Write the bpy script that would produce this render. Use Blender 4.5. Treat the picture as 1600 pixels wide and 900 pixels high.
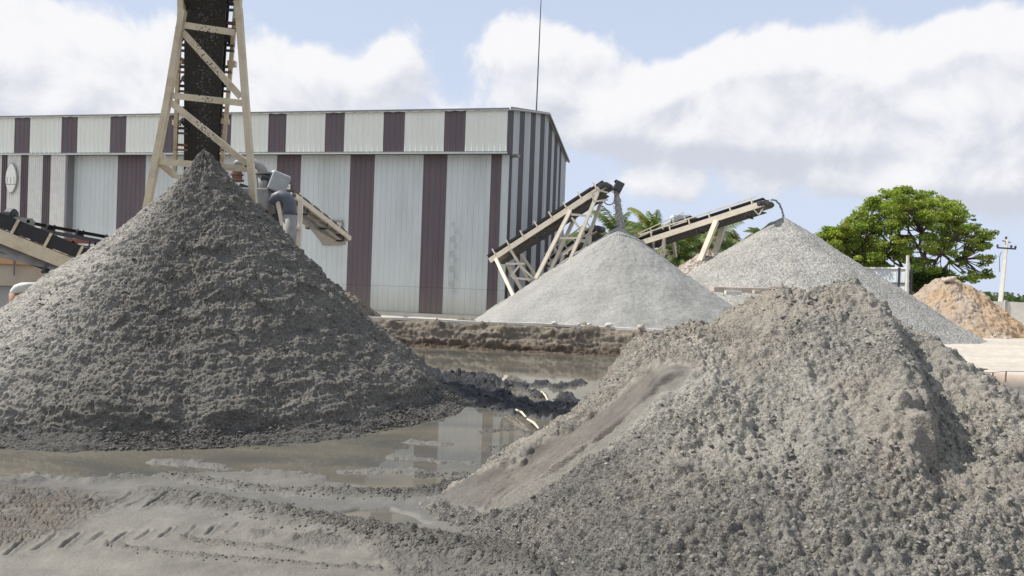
import bpy, bmesh, math, random
import numpy as np
from mathutils import Vector, Matrix, noise as mnoise
rad = math.radians
for o in list(bpy.data.objects): bpy.data.objects.remove(o)
S = bpy.context.scene
C = S.collection
random.seed(7); RNG = np.random.default_rng(7)

# ------------------------------------------------------------------ camera
F = 1155.0; CAMZ = 2.0; PITCH = 0.62; ROLL = 2.0
cam = bpy.data.cameras.new("camera"); camo = bpy.data.objects.new("camera", cam); C.objects.link(camo)
cam.sensor_width = 36.0; cam.lens = 36.0*F/1600; cam.clip_start = .05; cam.clip_end = 9000
RM = (Matrix.Rotation(rad(90-PITCH), 4, 'X') @ Matrix.Rotation(rad(ROLL), 4, 'Z'))
camo.matrix_world = Matrix.Translation((0, 0, CAMZ)) @ RM
S.camera = camo
R3 = np.array(RM.to_3x3())
# ------------------------------------------------------------------ sun + exposure
SUN_EL = 50.0
SUN_AZ = (-0.9905, 0.130)
sunvec = Vector((SUN_AZ[0]*math.cos(rad(SUN_EL)), SUN_AZ[1]*math.cos(rad(SUN_EL)), math.sin(rad(SUN_EL)))).normalized()
sl = bpy.data.lights.new("sun", 'SUN'); sl.energy = 4.9; sl.angle = rad(0.55); sl.color = (1.0, .945, .87)
so = bpy.data.objects.new("sun", sl); C.objects.link(so); so.rotation_euler = sunvec.to_track_quat('Z', 'Y').to_euler()
S.view_settings.view_transform = 'Standard'; S.view_settings.look = 'None'
S.view_settings.gamma = 1.0; S.view_settings.exposure = 0.14; S.view_settings.use_curve_mapping = False
S.render.engine = 'CYCLES'
S.cycles.max_bounces = 4; S.cycles.diffuse_bounces = 2; S.cycles.glossy_bounces = 2; S.cycles.transmission_bounces = 2; S.cycles.transparent_max_bounces = 2

# ------------------------------------------------------------------ pixel <-> world
def ray(px, py):
    v = R3 @ np.array([(px-800)/F, (450-py)/F, -1.0]); return v
def P(px, py, Y):                    # point of a pixel at forward distance Y
    v = ray(px, py); return Vector(v*(Y/v[1])) + Vector((0, 0, CAMZ))
def G(px, py, z=0.0):                # point of a pixel on the level z
    v = ray(px, py); t = (z-CAMZ)/v[2]; return Vector((v[0]*t, v[1]*t, z))

# ------------------------------------------------------------------ world
def N(nt, typ, **kw):
    n = nt.nodes.new(typ)
    for k, v in kw.items():
        if k in ('op', 'operation'): n.operation = v
        elif k.startswith('in_'):
            n.inputs[int(k[3:])].default_value = v
        else: setattr(n, k, v)
    return n
def math_(nt, op, a, b=None, c=None, clamp=False):
    n = nt.nodes.new('ShaderNodeMath'); n.operation = op; n.use_clamp = clamp
    for i, x in enumerate((a, b, c)):
        if x is None: continue
        if isinstance(x, (int, float)): n.inputs[i].default_value = x
        else: nt.links.new(x, n.inputs[i])
    return n.outputs[0]
W = bpy.data.worlds.new("World"); S.world = W; W.use_nodes = True
SKY_STRENGTH = 0.11
# cloud banks: (px, py, half width px, half height px, weight)
CL = [(60, 130, 260, 60, .75), (-120, 60, 260, 110, .8), (200, 60, 160, 60, .5), (440, 105, 90, 60, .75), (620, 95, 60, 50, .8), (545, 130, 90, 45, .7), (330, 190, 300, 50, .6),
      (800, 75, 75, 50, 1.0), (885, 95, 75, 60, .95), (850, 150, 120, 35, .7), (940, 195, 90, 45, .85), (1030, 165, 75, 50, .9),
      (1110, 125, 80, 65, 1.05), (1200, 120, 90, 70, 1.05), (1300, 105, 80, 65, 1.0), (1130, 200, 160, 60, .95), (1290, 190, 150, 60, .9), (1400, 150, 120, 55, .8),
      (1455, 75, 55, 45, .8), (1560, 95, 75, 70, 1.1), (1510, 170, 120, 60, .95), (1640, 150, 120, 120, 1.0), (1490, 265, 120, 50, .75), (1370, 290, 120, 30, .55), (1000, 300, 140, 40, .42), (720, 200, 200, 40, .5),
      (1180, 280, 260, 50, .35), (1700, 300, 150, 60, .5)]
def build_world():
    nt = W.node_tree; nt.nodes.clear(); L = nt.links.new
    g = bpy.data.node_groups.new('cloud_field', 'ShaderNodeTree')
    g.interface.new_socket('Vector', in_out='INPUT', socket_type='NodeSocketVector')
    g.interface.new_socket('Value', in_out='OUTPUT', socket_type='NodeSocketFloat')
    gi = g.nodes.new('NodeGroupInput'); go = g.nodes.new('NodeGroupOutput')
    tot = None
    for (px, py, a, b, w) in CL:
        d = ray(px, py); az = math.atan2(d[0], d[1]); el = math.atan2(d[2], math.hypot(d[0], d[1]))
        s = N(g, 'ShaderNodeVectorMath', operation='SUBTRACT'); g.links.new(gi.outputs[0], s.inputs[0]); s.inputs[1].default_value = (az, el, 0)
        m = N(g, 'ShaderNodeVectorMath', operation='MULTIPLY'); g.links.new(s.outputs[0], m.inputs[0]); m.inputs[1].default_value = (F/(a*.9), F/(b*.88), 0)
        l = N(g, 'ShaderNodeVectorMath', operation='DOT_PRODUCT'); g.links.new(m.outputs[0], l.inputs[0]); g.links.new(m.outputs[0], l.inputs[1])
        e = math_(g, 'MULTIPLY', l.outputs['Value'], -0.9); e = math_(g, 'EXPONENT', e); e = math_(g, 'MULTIPLY', e, w)
        tot = e if tot is None else math_(g, 'ADD', tot, e)
    tot = math_(g, 'MINIMUM', tot, 1.5)
    # elsewhere in the sky: loose clouds from noise alone
    no = N(g, 'ShaderNodeTexNoise'); no.inputs['Scale'].default_value = 3.0; no.inputs['Detail'].default_value = 3; g.links.new(gi.outputs[0], no.inputs['Vector'])
    n1 = N(g, 'ShaderNodeTexNoise'); n1.inputs['Scale'].default_value = 11.0; n1.inputs['Detail'].default_value = 8; n1.inputs['Roughness'].default_value = .57
    n1.inputs['Distortion'].default_value = .3
    g.links.new(gi.outputs[0], n1.inputs['Vector'])
    sx = N(g, 'ShaderNodeSeparateXYZ'); g.links.new(gi.outputs[0], sx.inputs[0])
    far = math_(g, 'ABSOLUTE', sx.outputs[0]); far = math_(g, 'SUBTRACT', far, .75); far = math_(g, 'MULTIPLY', far, 3.0, clamp=True)
    far2 = math_(g, 'SUBTRACT', sx.outputs[1], .42); far2 = math_(g, 'MULTIPLY', far2, 4.0, clamp=True); far = math_(g, 'MAXIMUM', far, far2)
    ge = math_(g, 'MULTIPLY', math_(g, 'MULTIPLY', no.outputs[0], .95), far)
    tot = math_(g, 'ADD', tot, ge)
    f = math_(g, 'ADD', tot, math_(g, 'MULTIPLY', math_(g, 'SUBTRACT', n1.outputs[0], .5), 1.6))
    g.links.new(f, go.inputs[0])
    tc = N(nt, 'ShaderNodeTexCoord'); nrm = N(nt, 'ShaderNodeVectorMath', operation='NORMALIZE'); L(tc.outputs['Generated'], nrm.inputs[0])
    sp = N(nt, 'ShaderNodeSeparateXYZ'); L(nrm.outputs[0], sp.inputs[0])
    az = math_(nt, 'ARCTAN2', sp.outputs[0], sp.outputs[1]); el = math_(nt, 'ARCSINE', sp.outputs[2])
    cb = N(nt, 'ShaderNodeCombineXYZ'); L(az, cb.inputs[0]); L(el, cb.inputs[1])
    ga = N(nt, 'ShaderNodeGroup'); ga.node_tree = g; L(cb.outputs[0], ga.inputs[0])
    of = N(nt, 'ShaderNodeVectorMath', operation='ADD'); L(cb.outputs[0], of.inputs[0]); of.inputs[1].default_value = (-.014, .024, 0)
    gb = N(nt, 'ShaderNodeGroup'); gb.node_tree = g; L(of.outputs[0], gb.inputs[0])
    mr = N(nt, 'ShaderNodeMapRange', interpolation_type='SMOOTHSTEP'); L(ga.outputs[0], mr.inputs[0]); mr.inputs[1].default_value = .36; mr.inputs[2].default_value = .72
    dif = math_(nt, 'SUBTRACT', ga.outputs[0], gb.outputs[0])
    sh = N(nt, 'ShaderNodeMapRange', interpolation_type='SMOOTHSTEP'); L(dif, sh.inputs[0]); sh.inputs[1].default_value = -.55; sh.inputs[2].default_value = .38
    cc = N(nt, 'ShaderNodeMix', data_type='RGBA'); L(sh.outputs[0], cc.inputs[0])
    k = 1/SKY_STRENGTH
    cc.inputs[6].default_value = (.58*k, .61*k, .69*k, 1); cc.inputs[7].default_value = (.86*k, .86*k, .88*k, 1)
    # pale veil towards the horizon
    veil = N(nt, 'ShaderNodeMapRange', interpolation_type='SMOOTHSTEP'); L(el, veil.inputs[0]); veil.inputs[1].default_value = .50; veil.inputs[2].default_value = .02
    veil.inputs[3].default_value = .78; veil.inputs[4].default_value = .97
    sky = N(nt, 'ShaderNodeTexSky', sky_type='NISHITA'); sky.sun_disc = False; sky.sun_elevation = rad(SUN_EL); sky.sun_rotation = rad(270+7.5)
    sky.air_density = 1.0; sky.dust_density = 1.5; sky.ozone_density = 1.2
    vc = N(nt, 'ShaderNodeMix', data_type='RGBA'); L(veil.outputs[0], vc.inputs[0]); L(sky.outputs[0], vc.inputs[6]); vc.inputs[7].default_value = (.60*k, .68*k, .84*k, 1)
    mx = N(nt, 'ShaderNodeMix', data_type='RGBA'); L(mr.outputs[0], mx.inputs[0]); L(vc.outputs[2], mx.inputs[6]); L(cc.outputs[2], mx.inputs[7])
    bg = N(nt, 'ShaderNodeBackground'); bg.inputs[1].default_value = SKY_STRENGTH; L(mx.outputs[2], bg.inputs[0])
    ou = N(nt, 'ShaderNodeOutputWorld'); L(bg.outputs[0], ou.inputs[0])
build_world()

# ------------------------------------------------------------------ object helpers
def tag(o, label=None, cat=None, group=None, kind=None):
    if label: o['label'] = label
    if cat: o['category'] = cat
    if group: o['group'] = group
    if kind: o['kind'] = kind
    return o
def empty(name, loc=(0, 0, 0), label=None, cat=None, group=None):
    o = bpy.data.objects.new(name, None); C.objects.link(o); o.location = loc; o.empty_display_size = .2
    return tag(o, label, cat, group)
class MB:
    """collects verts and faces, built as ONE mesh object"""
    def __init__(s): s.v = []; s.f = []
    def add(s, vs, fs):
        n = len(s.v); s.v += [tuple(v) for v in vs]; s.f += [tuple(i+n for i in f) for f in fs]; return s
    def box(s, lo, hi, M=None):
        x0, y0, z0 = lo; x1, y1, z1 = hi
        vs = [Vector(p) for p in ((x0, y0, z0), (x1, y0, z0), (x1, y1, z0), (x0, y1, z0), (x0, y0, z1), (x1, y0, z1), (x1, y1, z1), (x0, y1, z1))]
        if M is not None: vs = [M @ v for v in vs]
        return s.add(vs, [(0, 3, 2, 1), (4, 5, 6, 7), (0, 1, 5, 4), (1, 2, 6, 5), (2, 3, 7, 6), (3, 0, 4, 7)])
    def beam(s, a, b, w, h, up=(0, 0, 1)):
        """rectangular bar from a to b, w across, h along 'up'"""
        a = Vector(a); b = Vector(b); d = (b-a); L = d.length; d.normalize()
        x = d.cross(Vector(up))
        if x.length < 1e-4: x = d.cross(Vector((1, 0, 0)))
        x.normalize(); z = x.cross(d).normalized()
        M = Matrix((x, d, z)).transposed().to_4x4(); M.translation = a
        return s.box((-w/2, 0, -h/2), (w/2, L, h/2), M)
    def channel(s, a, b, w, h, t=.012, up=(0, 0, 1), side=1):
        """C channel: web plus two flanges"""
        a = Vector(a); b = Vector(b); d = (b-a); L = d.length; d.normalize()
        x = d.cross(Vector(up)).normalized(); z = x.cross(d).normalized()
        M = Matrix((x, d, z)).transposed().to_4x4(); M.translation = a
        xa, xb = (-w/2, -w/2+t) if side > 0 else (w/2-t, w/2)
        s.box((xa, 0, -h/2), (xb, L, h/2), M)
        fa, fb = (xb, w/2) if side > 0 else (-w/2, xa)
        s.box((fa, 0, h/2-t), (fb, L, h/2), M); s.box((fa, 0, -h/2), (fb, L, -h/2+t), M)
        return s
    def tube(s, pts, r, n=10, caps=True):
        pts = [Vector(p) for p in pts]; k = len(pts)
        rr = r if isinstance(r, (list, tuple)) else [r]*k
        base = len(s.v); prev = None
        for i, p in enumerate(pts):
            t = (pts[min(i+1, k-1)]-pts[max(i-1, 0)]).normalized()
            if prev is None:
                ref = Vector((0, 0, 1)) if abs(t.z) < .9 else Vector((1, 0, 0)); x = t.cross(ref).normalized()
            else:
                x = (prev - t*prev.dot(t)).normalized()
            prev = x; y = t.cross(x)
            for j in range(n):
                a = 2*math.pi*j/n; s.v.append(tuple(p + (x*math.cos(a)+y*math.sin(a))*rr[i]))
        for i in range(k-1):
            for j in range(n):
                a = base+i*n+j; b = base+i*n+(j+1) % n
                s.f.append((a, b, b+n, a+n))
        if caps:
            s.f.append(tuple(base+j for j in range(n))[::-1]); s.f.append(tuple(base+(k-1)*n+j for j in range(n)))
        return s
    def build(s, name, m, parent=None, smooth=False, bevel=0, loc=None):
        me = bpy.data.meshes.new(name); 
        off = Vector((0, 0, 0))
        if parent is not None: off = parent.matrix_world.translation if parent.parent else parent.location
        elif loc is not None: off = Vector(loc)
        me.from_pydata([(v[0]-off[0], v[1]-off[1], v[2]-off[2]) for v in s.v], [], s.f)
        me.validate(); me.update()
        if smooth: me.polygons.foreach_set('use_smooth', [True]*len(me.polygons))
        me.materials.append(m)
        o = bpy.data.objects.new(name, me); C.objects.link(o)
        if parent is not None:
            o.parent = parent
            if parent.type == 'MESH' : o.matrix_parent_inverse = Matrix()
        elif loc is not None: o.location = loc
        if bevel:
            b = o.modifiers.new('bevel', 'BEVEL'); b.width = bevel; b.segments = 2; b.limit_method = 'ANGLE'
        return o
def sub(mb, name, m, part, root, **kw):
    """sub-part of a part: coordinates stay those of the root"""
    o = mb.build(name, m, None, loc=root.location, **{k: v for k, v in kw.items()})
    o.location = (0, 0, 0); o.parent = part; return o
def arc(center, r, a0, a1, ex, ey, n=10):
    c = Vector(center); ex = Vector(ex); ey = Vector(ey)
    return [c+ex*(r*math.cos(a0+(a1-a0)*i/n))+ey*(r*math.sin(a0+(a1-a0)*i/n)) for i in range(n+1)]

# ------------------------------------------------------------------ materials
def material(name, col, rough=.8, var=.15, scale=4.0, bump=0.0, bscale=20.0, metal=0.0, stain=None, stain_scale=1.5, stain_amt=.5, attr=False, spec=.5, coords='Object', detail=6, wet=False, grime=None, stretch=None, bdist=.02, fine=0.0, vor=0, vdist=.03, vattr=None):
    m = bpy.data.materials.new(name); m.use_nodes = True; nt = m.node_tree; L = nt.links.new
    b = nt.nodes['Principled BSDF']; b.inputs['Roughness'].default_value = rough; b.inputs['Metallic'].default_value = metal
    b.inputs['Specular IOR Level'].default_value = spec
    tc = N(nt, 'ShaderNodeTexCoord'); vec = tc.outputs[coords]
    if stretch:
        mp = N(nt, 'ShaderNodeMapping'); mp.inputs['Scale'].default_value = stretch; L(vec, mp.inputs[0]); vec = mp.outputs[0]
    no = N(nt, 'ShaderNodeTexNoise'); no.inputs['Scale'].default_value = scale; no.inputs['Detail'].default_value = detail; no.inputs['Roughness'].default_value = .62; L(vec, no.inputs['Vector'])
    mr = N(nt, 'ShaderNodeMapRange'); L(no.outputs[0], mr.inputs[0]); mr.inputs[1].default_value = .28; mr.inputs[2].default_value = .72
    mr.inputs[3].default_value = 1-var; mr.inputs[4].default_value = 1+var
    mul = N(nt, 'ShaderNodeMix', data_type='RGBA', blend_type='MULTIPLY'); mul.inputs[0].default_value = 1
    if attr:
        at = N(nt, 'ShaderNodeAttribute', attribute_name='Col'); L(at.outputs['Color'], mul.inputs[6])
    else: mul.inputs[6].default_value = (*col, 1)
    L(mr.outputs[0], mul.inputs[7]); out = mul.outputs[2]
    if fine:
        nf = N(nt, 'ShaderNodeTexNoise'); nf.inputs['Scale'].default_value = bscale*1.3; nf.inputs['Detail'].default_value = 3; nf.inputs['Roughness'].default_value = .8; L(vec, nf.inputs['Vector'])
        rf = N(nt, 'ShaderNodeMapRange'); L(nf.outputs[0], rf.inputs[0]); rf.inputs[1].default_value = .3; rf.inputs[2].default_value = .7; rf.inputs[3].default_value = 1-fine; rf.inputs[4].default_value = 1+fine
        mf = N(nt, 'ShaderNodeMix', data_type='RGBA', blend_type='MULTIPLY'); mf.inputs[0].default_value = 1; L(out, mf.inputs[6]); L(rf.outputs[0], mf.inputs[7]); out = mf.outputs[2]
    if stain:
        n2 = N(nt, 'ShaderNodeTexNoise'); n2.inputs['Scale'].default_value = stain_scale; n2.inputs['Detail'].default_value = 8; n2.inputs['Roughness'].default_value = .7; L(vec, n2.inputs['Vector'])
        r2 = N(nt, 'ShaderNodeMapRange'); L(n2.outputs[0], r2.inputs[0]); r2.inputs[1].default_value = .5; r2.inputs[2].default_value = .72; r2.inputs[4].default_value = stain_amt
        mm = N(nt, 'ShaderNodeMix', data_type='RGBA'); L(r2.outputs[0], mm.inputs[0]); L(out, mm.inputs[6]); mm.inputs[7].default_value = (*stain, 1); out = mm.outputs[2]
    if grime:
        sz = N(nt, 'ShaderNodeSeparateXYZ'); L(tc.outputs['Object'], sz.inputs[0])
        gr = N(nt, 'ShaderNodeMapRange', interpolation_type='SMOOTHSTEP'); L(math_(nt, 'ADD', sz.outputs[2], math_(nt, 'MULTIPLY', no.outputs[0], 1.2)), gr.inputs[0]); gr.inputs[1].default_value = 2.3; gr.inputs[2].default_value = .3; gr.inputs[4].default_value = .75
        mg = N(nt, 'ShaderNodeMix', data_type='RGBA'); L(gr.outputs[0], mg.inputs[0]); L(out, mg.inputs[6]); mg.inputs[7].default_value = (*grime, 1)
        ln = math_(nt, 'LESS_THAN', math_(nt, 'ABSOLUTE', math_(nt, 'SUBTRACT', sz.outputs[2], 1.27)), .014)
        m3 = N(nt, 'ShaderNodeMix', data_type='RGBA', blend_type='MULTIPLY'); L(ln, m3.inputs[0]); L(mg.outputs[2], m3.inputs[6]); m3.inputs[7].default_value = (.72, .72, .70, 1); out = m3.outputs[2]
    L(out, b.inputs['Base Color'])
    if wet:
        aw = N(nt, 'ShaderNodeAttribute', attribute_name='wet'); rr = N(nt, 'ShaderNodeMapRange'); L(aw.outputs['Fac'], rr.inputs[0]); rr.inputs[3].default_value = rough; rr.inputs[4].default_value = .24 if (not vor or vattr) else .7
        L(rr.outputs[0], b.inputs['Roughness'])
    if bump:
        nb = N(nt, 'ShaderNodeTexNoise'); nb.inputs['Scale'].default_value = bscale; nb.inputs['Detail'].default_value = 6; nb.inputs['Roughness'].default_value = .7; L(vec, nb.inputs['Vector'])
        bp = N(nt, 'ShaderNodeBump'); bp.inputs['Strength'].default_value = bump; bp.inputs['Distance'].default_value = bdist; L(nb.outputs[0], bp.inputs['Height']); L(bp.outputs[0], b.inputs['Normal'])
        if vor:
            wn = N(nt, 'ShaderNodeVectorMath', operation='MULTIPLY_ADD'); L(nb.outputs['Color'], wn.inputs[0]); wn.inputs[1].default_value = (.012,)*3; L(vec, wn.inputs[2])
            vo = N(nt, 'ShaderNodeTexVoronoi'); vo.inputs['Scale'].default_value = vor; vo.inputs['Detail'].default_value = 1.5; vo.inputs['Roughness'].default_value = .6; L(wn.outputs[0], vo.inputs['Vector'])
            b2 = N(nt, 'ShaderNodeBump', invert=True)
            if vattr:
                av = N(nt, 'ShaderNodeAttribute', attribute_name=vattr); L(av.outputs['Fac'], b2.inputs['Strength'])
            elif wet:
                rs = N(nt, 'ShaderNodeMapRange'); L(aw.outputs['Fac'], rs.inputs[0]); rs.inputs[3].default_value = 1.0; rs.inputs[4].default_value = .22; L(rs.outputs[0], b2.inputs['Strength']); L(rs.outputs[0], bp.inputs['Strength'])
            b2.inputs['Distance'].default_value = vdist; L(vo.outputs['Distance'], b2.inputs['Height']); L(bp.outputs[0], b2.inputs['Normal']); L(b2.outputs[0], b.inputs['Normal'])
    return m
def gravel_material(name, cols, scale, bump=.9, dist=.03):
    m = bpy.data.materials.new(name); m.use_nodes = True; nt = m.node_tree; L = nt.links.new
    b = nt.nodes['Principled BSDF']; b.inputs['Roughness'].default_value = .92; b.inputs['Specular IOR Level'].default_value = .2
    tc = N(nt, 'ShaderNodeTexCoord')
    vo = N(nt, 'ShaderNodeTexVoronoi'); vo.inputs['Scale'].default_value = scale; L(tc.outputs['Object'], vo.inputs['Vector'])
    cr = N(nt, 'ShaderNodeValToRGB'); sp = N(nt, 'ShaderNodeSeparateColor'); L(vo.outputs['Color'], sp.inputs[0]); L(sp.outputs[0], cr.inputs[0])
    e = cr.color_ramp.elements; e[0].color = (*cols[0], 1); e[1].color = (*cols[-1], 1); e[1].position = 1
    for i, c in enumerate(cols[1:-1]): el = e.new((i+1)/(len(cols)-1)); el.color = (*c, 1)
    no = N(nt, 'ShaderNodeTexNoise'); no.inputs['Scale'].default_value = .9; no.inputs['Detail'].default_value = 7; L(tc.outputs['Object'], no.inputs['Vector'])
    mr = N(nt, 'ShaderNodeMapRange'); L(no.outputs[0], mr.inputs[0]); mr.inputs[1].default_value = .3; mr.inputs[2].default_value = .7; mr.inputs[3].default_value = .86; mr.inputs[4].default_value = 1.1
    mu = N(nt, 'ShaderNodeMix', data_type='RGBA', blend_type='MULTIPLY'); mu.inputs[0].default_value = 1; L(cr.outputs[0], mu.inputs[6]); L(mr.outputs[0], mu.inputs[7])
    L(mu.outputs[2], b.inputs['Base Color'])
    bp = N(nt, 'ShaderNodeBump', invert=True); bp.inputs['Strength'].default_value = bump; bp.inputs['Distance'].default_value = dist; L(vo.outputs['Distance'], bp.inputs['Height']); L(bp.outputs[0], b.inputs['Normal'])
    return m
M_sandR = material('dry_crusher_sand', None, .95, .13, 9, 1.0, 55, attr=True, wet=True, spec=.2, bdist=.03, fine=.26, vor=36, vdist=.022)
M_sandL = material('damp_crusher_sand', None, .92, .13, 7, 1.0, 38, attr=True, wet=True, spec=.2, bdist=.03, fine=.22, vor=26, vdist=.025)
M_ground = material('mud_ground', None, .9, .12, 5, .7, 45, attr=True, wet=True, spec=.35, bdist=.012, fine=.14, vor=38, vdist=.025, vattr='crumb')
M_dirt = material('dirt', None, .95, .16, 6, .9, 40, attr=True, spec=.2, bdist=.02, fine=.2, vor=30, vdist=.02)
M_gravel1 = gravel_material('pale_gravel', [(.235, .235, .22), (.285, .285, .268), (.31, .31, .29), (.36, .355, .33)], 30, .5, .015)
M_gravel2 = gravel_material('coarse_gravel', [(.20, .197, .183), (.275, .27, .25), (.32, .315, .29), (.42, .41, .375)], 16, .8, .03)
M_gravel3 = gravel_material('brown_gravel', [(.20, .17, .15), (.34, .29, .25), (.42, .37, .32), (.50, .46, .41)], 9, .9, .05)
M_cream = material('cream_sheet', (.80, .81, .74), .42, .05, 1.6, stain=(.60, .59, .50), stain_scale=.6, stain_amt=.25, stretch=(1, 1, .25), spec=.4)
M_pale = material('pale_sheet', (.60, .645, .64), .40, .05, 1.4, stain=(.38, .39, .34), stain_scale=.6, stain_amt=.45, stretch=(1, 1, .22), spec=.4, grime=(.36, .36, .30))
M_maroon = material('maroon_sheet', (.125, .098, .108), .45, .08, 1.4, stain=(.19, .165, .17), stain_scale=.6, stain_amt=.45, stretch=(1, 1, .22), spec=.4, grime=(.16, .14, .13))
M_greysheet = material('grey_blue_sheet', (.62, .68, .72), .45, .06, 1.5)
M_gdark = material('shaded_maroon_sheet', (.055, .046, .052), .5, .1, 1.4)  # maroon sheet with the gable's shade painted into its colour
M_gpale = material('shaded_grey_sheet', (.44, .46, .47), .5, .08, 1.4, stain=(.33, .33, .33), stain_scale=.5, stain_amt=.3, stretch=(1, 1, .22))  # greyer gable sheet, the gable's shade painted into its tone
M_roof = material('roof_sheet', (.5, .52, .52), .5, .08, 1.2)
M_trim = material('grey_trim', (.20, .20, .21), .6, .1, 3)
M_frame = material('cream_painted_steel', (.60, .51, .36), .55, .12, 5, stain=(.25, .16, .09), stain_scale=3, stain_amt=.55, bump=.15, bscale=30)
M_frame2 = material('pale_painted_steel', (.70, .63, .51), .55, .10, 3, stain=(.40, .32, .26), stain_scale=2.2, stain_amt=.45)
M_rust = material('rusty_steel', (.22, .12, .085), .8, .3, 6, bump=.3)
M_redsteel = material('red_oxide_steel', (.26, .13, .115), .7, .2, 5)
M_rubber = material('black_rubber', (.016, .016, .017), .55, .3, 12, bump=.3, bscale=60)
M_dustbelt = material('dusty_belt', (.075, .07, .066), .8, .3, 6)
M_wetbelt = material('wet_dirty_belt', (.012, .012, .012), .35, .5, 30, stain=(.06, .058, .055), stain_scale=22, stain_amt=.8, bump=.8, bscale=45)
M_dark = material('dark_steel', (.05, .052, .058), .5, .25, 8)
M_greysteel = material('grey_steel', (.27, .262, .25), .6, .25, 5, metal=.05, stain=(.16, .13, .11), stain_scale=4, stain_amt=.5)
M_motor = material('motor_paint', (.42, .44, .44), .45, .12, 5, stain=(.2, .2, .2), stain_scale=4)
M_bluepipe = material('dark_blue_pipe', (.085, .095, .12), .5, .2, 6)
M_concrete = material('concrete', (.42, .41, .38), .9, .14, 2.5, bump=.3, bscale=12, stain=(.28, .26, .23), stain_scale=1, stain_amt=.5)
M_paleconc = material('pale_concrete', (.62, .60, .55), .9, .12, 3, bump=.3, bscale=12)
M_tank = material('tank_render', (.52, .44, .33), .85, .12, 2, stain=(.50, .25, .10), stain_scale=1.1, stain_amt=.4)
M_white = material('white_paint', (.74, .74, .70), .6, .08, 4)
M_brown = material('brown_pipe', (.36, .20, .12), .6, .15, 5)
M_stone = material('stone', (.46, .40, .33), .9, .2, 6, bump=.5, bscale=15)
M_stick = material('pale_stick', (.62, .56, .44), .7, .15, 10)
M_bark = material('bark', (.085, .065, .05), .95, .25, 6, bump=.6, bscale=12)
M_palmtrunk = material('palm_trunk', (.17, .145, .115), .95, .25, 6, bump=.6)
def leaf_material(name):
    m = bpy.data.materials.new(name); m.use_nodes = True; nt = m.node_tree; L = nt.links.new
    b = nt.nodes['Principled BSDF']; at = N(nt, 'ShaderNodeAttribute', attribute_name='Col'); L(at.outputs['Color'], b.inputs['Base Color']); b.inputs['Roughness'].default_value = .55
    b.inputs['Specular IOR Level'].default_value = .3
    tr = N(nt, 'ShaderNodeBsdfTranslucent'); mu = N(nt, 'ShaderNodeMix', data_type='RGBA', blend_type='MULTIPLY'); mu.inputs[0].default_value = 1
    L(at.outputs['Color'], mu.inputs[6]); mu.inputs[7].default_value = (1.5, 1.7, .8, 1); L(mu.outputs[2], tr.inputs[0])
    ms = N(nt, 'ShaderNodeMixShader'); ms.inputs[0].default_value = .35; L(b.outputs[0], ms.inputs[1]); L(tr.outputs[0], ms.inputs[2]); L(ms.outputs[0], nt.nodes['Material Output'].inputs[0])
    return m
M_leaf = leaf_material('leaf')
def water_material():
    m = bpy.data.materials.new('murky_water'); m.use_nodes = True; nt = m.node_tree; L = nt.links.new
    b = nt.nodes['Principled BSDF']; b.inputs['Roughness'].default_value = .035; b.inputs['IOR'].default_value = 1.38; b.inputs['Specular IOR Level'].default_value = .62
    tc = N(nt, 'ShaderNodeTexCoord'); mp = N(nt, 'ShaderNodeMapping'); mp.inputs['Scale'].default_value = (.5, 1.1, 1); L(tc.outputs['Object'], mp.inputs[0])
    n1 = N(nt, 'ShaderNodeTexNoise'); n1.inputs['Scale'].default_value = .9; n1.inputs['Detail'].default_value = 6; n1.inputs['Distortion'].default_value = .8; L(mp.outputs[0], n1.inputs['Vector'])
    cr = N(nt, 'ShaderNodeValToRGB'); L(n1.outputs[0], cr.inputs[0]); e = cr.color_ramp.elements
    e[0].position = .36; e[0].color = (.095, .094, .084, 1); e[1].position = .66; e[1].color = (.17, .152, .115, 1)
    L(cr.outputs[0], b.inputs['Base Color'])
    n2 = N(nt, 'ShaderNodeTexNoise'); n2.inputs['Scale'].default_value = 3.5; n2.inputs['Detail'].default_value = 3; L(mp.outputs[0], n2.inputs['Vector'])
    bp = N(nt, 'ShaderNodeBump'); bp.inputs['Strength'].default_value = .05; bp.inputs['Distance'].default_value = .01; L(n2.outputs[0], bp.inputs['Height']); L(bp.outputs[0], b.inputs['Normal'])
    return m
M_water = water_material()

# ------------------------------------------------------------------ numpy noise
def _h(ix, iy, seed):
    ix = ix.astype(np.int64); iy = iy.astype(np.int64)
    n = (ix*374761393 + iy*668265263 + seed*974634777) & 0xffffffff
    n = ((n ^ (n >> 13))*1274126177) & 0xffffffff
    n = ((n ^ (n >> 15))*2246822519) & 0xffffffff
    return (n ^ (n >> 16)) & 0xffffffff
def h01(ix, iy, seed): return _h(ix, iy, seed).astype(np.float32)/4294967296.0
def perlin(x, y, seed=0):
    xi = np.floor(x); yi = np.floor(y); fx = (x-xi).astype(np.float32); fy = (y-yi).astype(np.float32)
    u = fx*fx*fx*(fx*(fx*6-15)+10); v = fy*fy*fy*(fy*(fy*6-15)+10)
    def g(dx, dy):
        a = h01(xi+dx, yi+dy, seed)*(2*np.pi); return np.cos(a)*(fx-dx)+np.sin(a)*(fy-dy)
    a = g(0, 0); b = g(1, 0); c = g(0, 1); d = g(1, 1)
    return ((a+(b-a)*u)+((c+(d-c)*u)-(a+(b-a)*u))*v)*1.5
def fbm(x, y, seed=0, oct=4, gain=.5):
    s = 0; a = 1; f = 1
    for i in range(oct):
        s = s+a*perlin(x*f+i*17.3, y*f-i*9.1, seed+i); a *= gain; f *= 2.03
    return s
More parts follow.
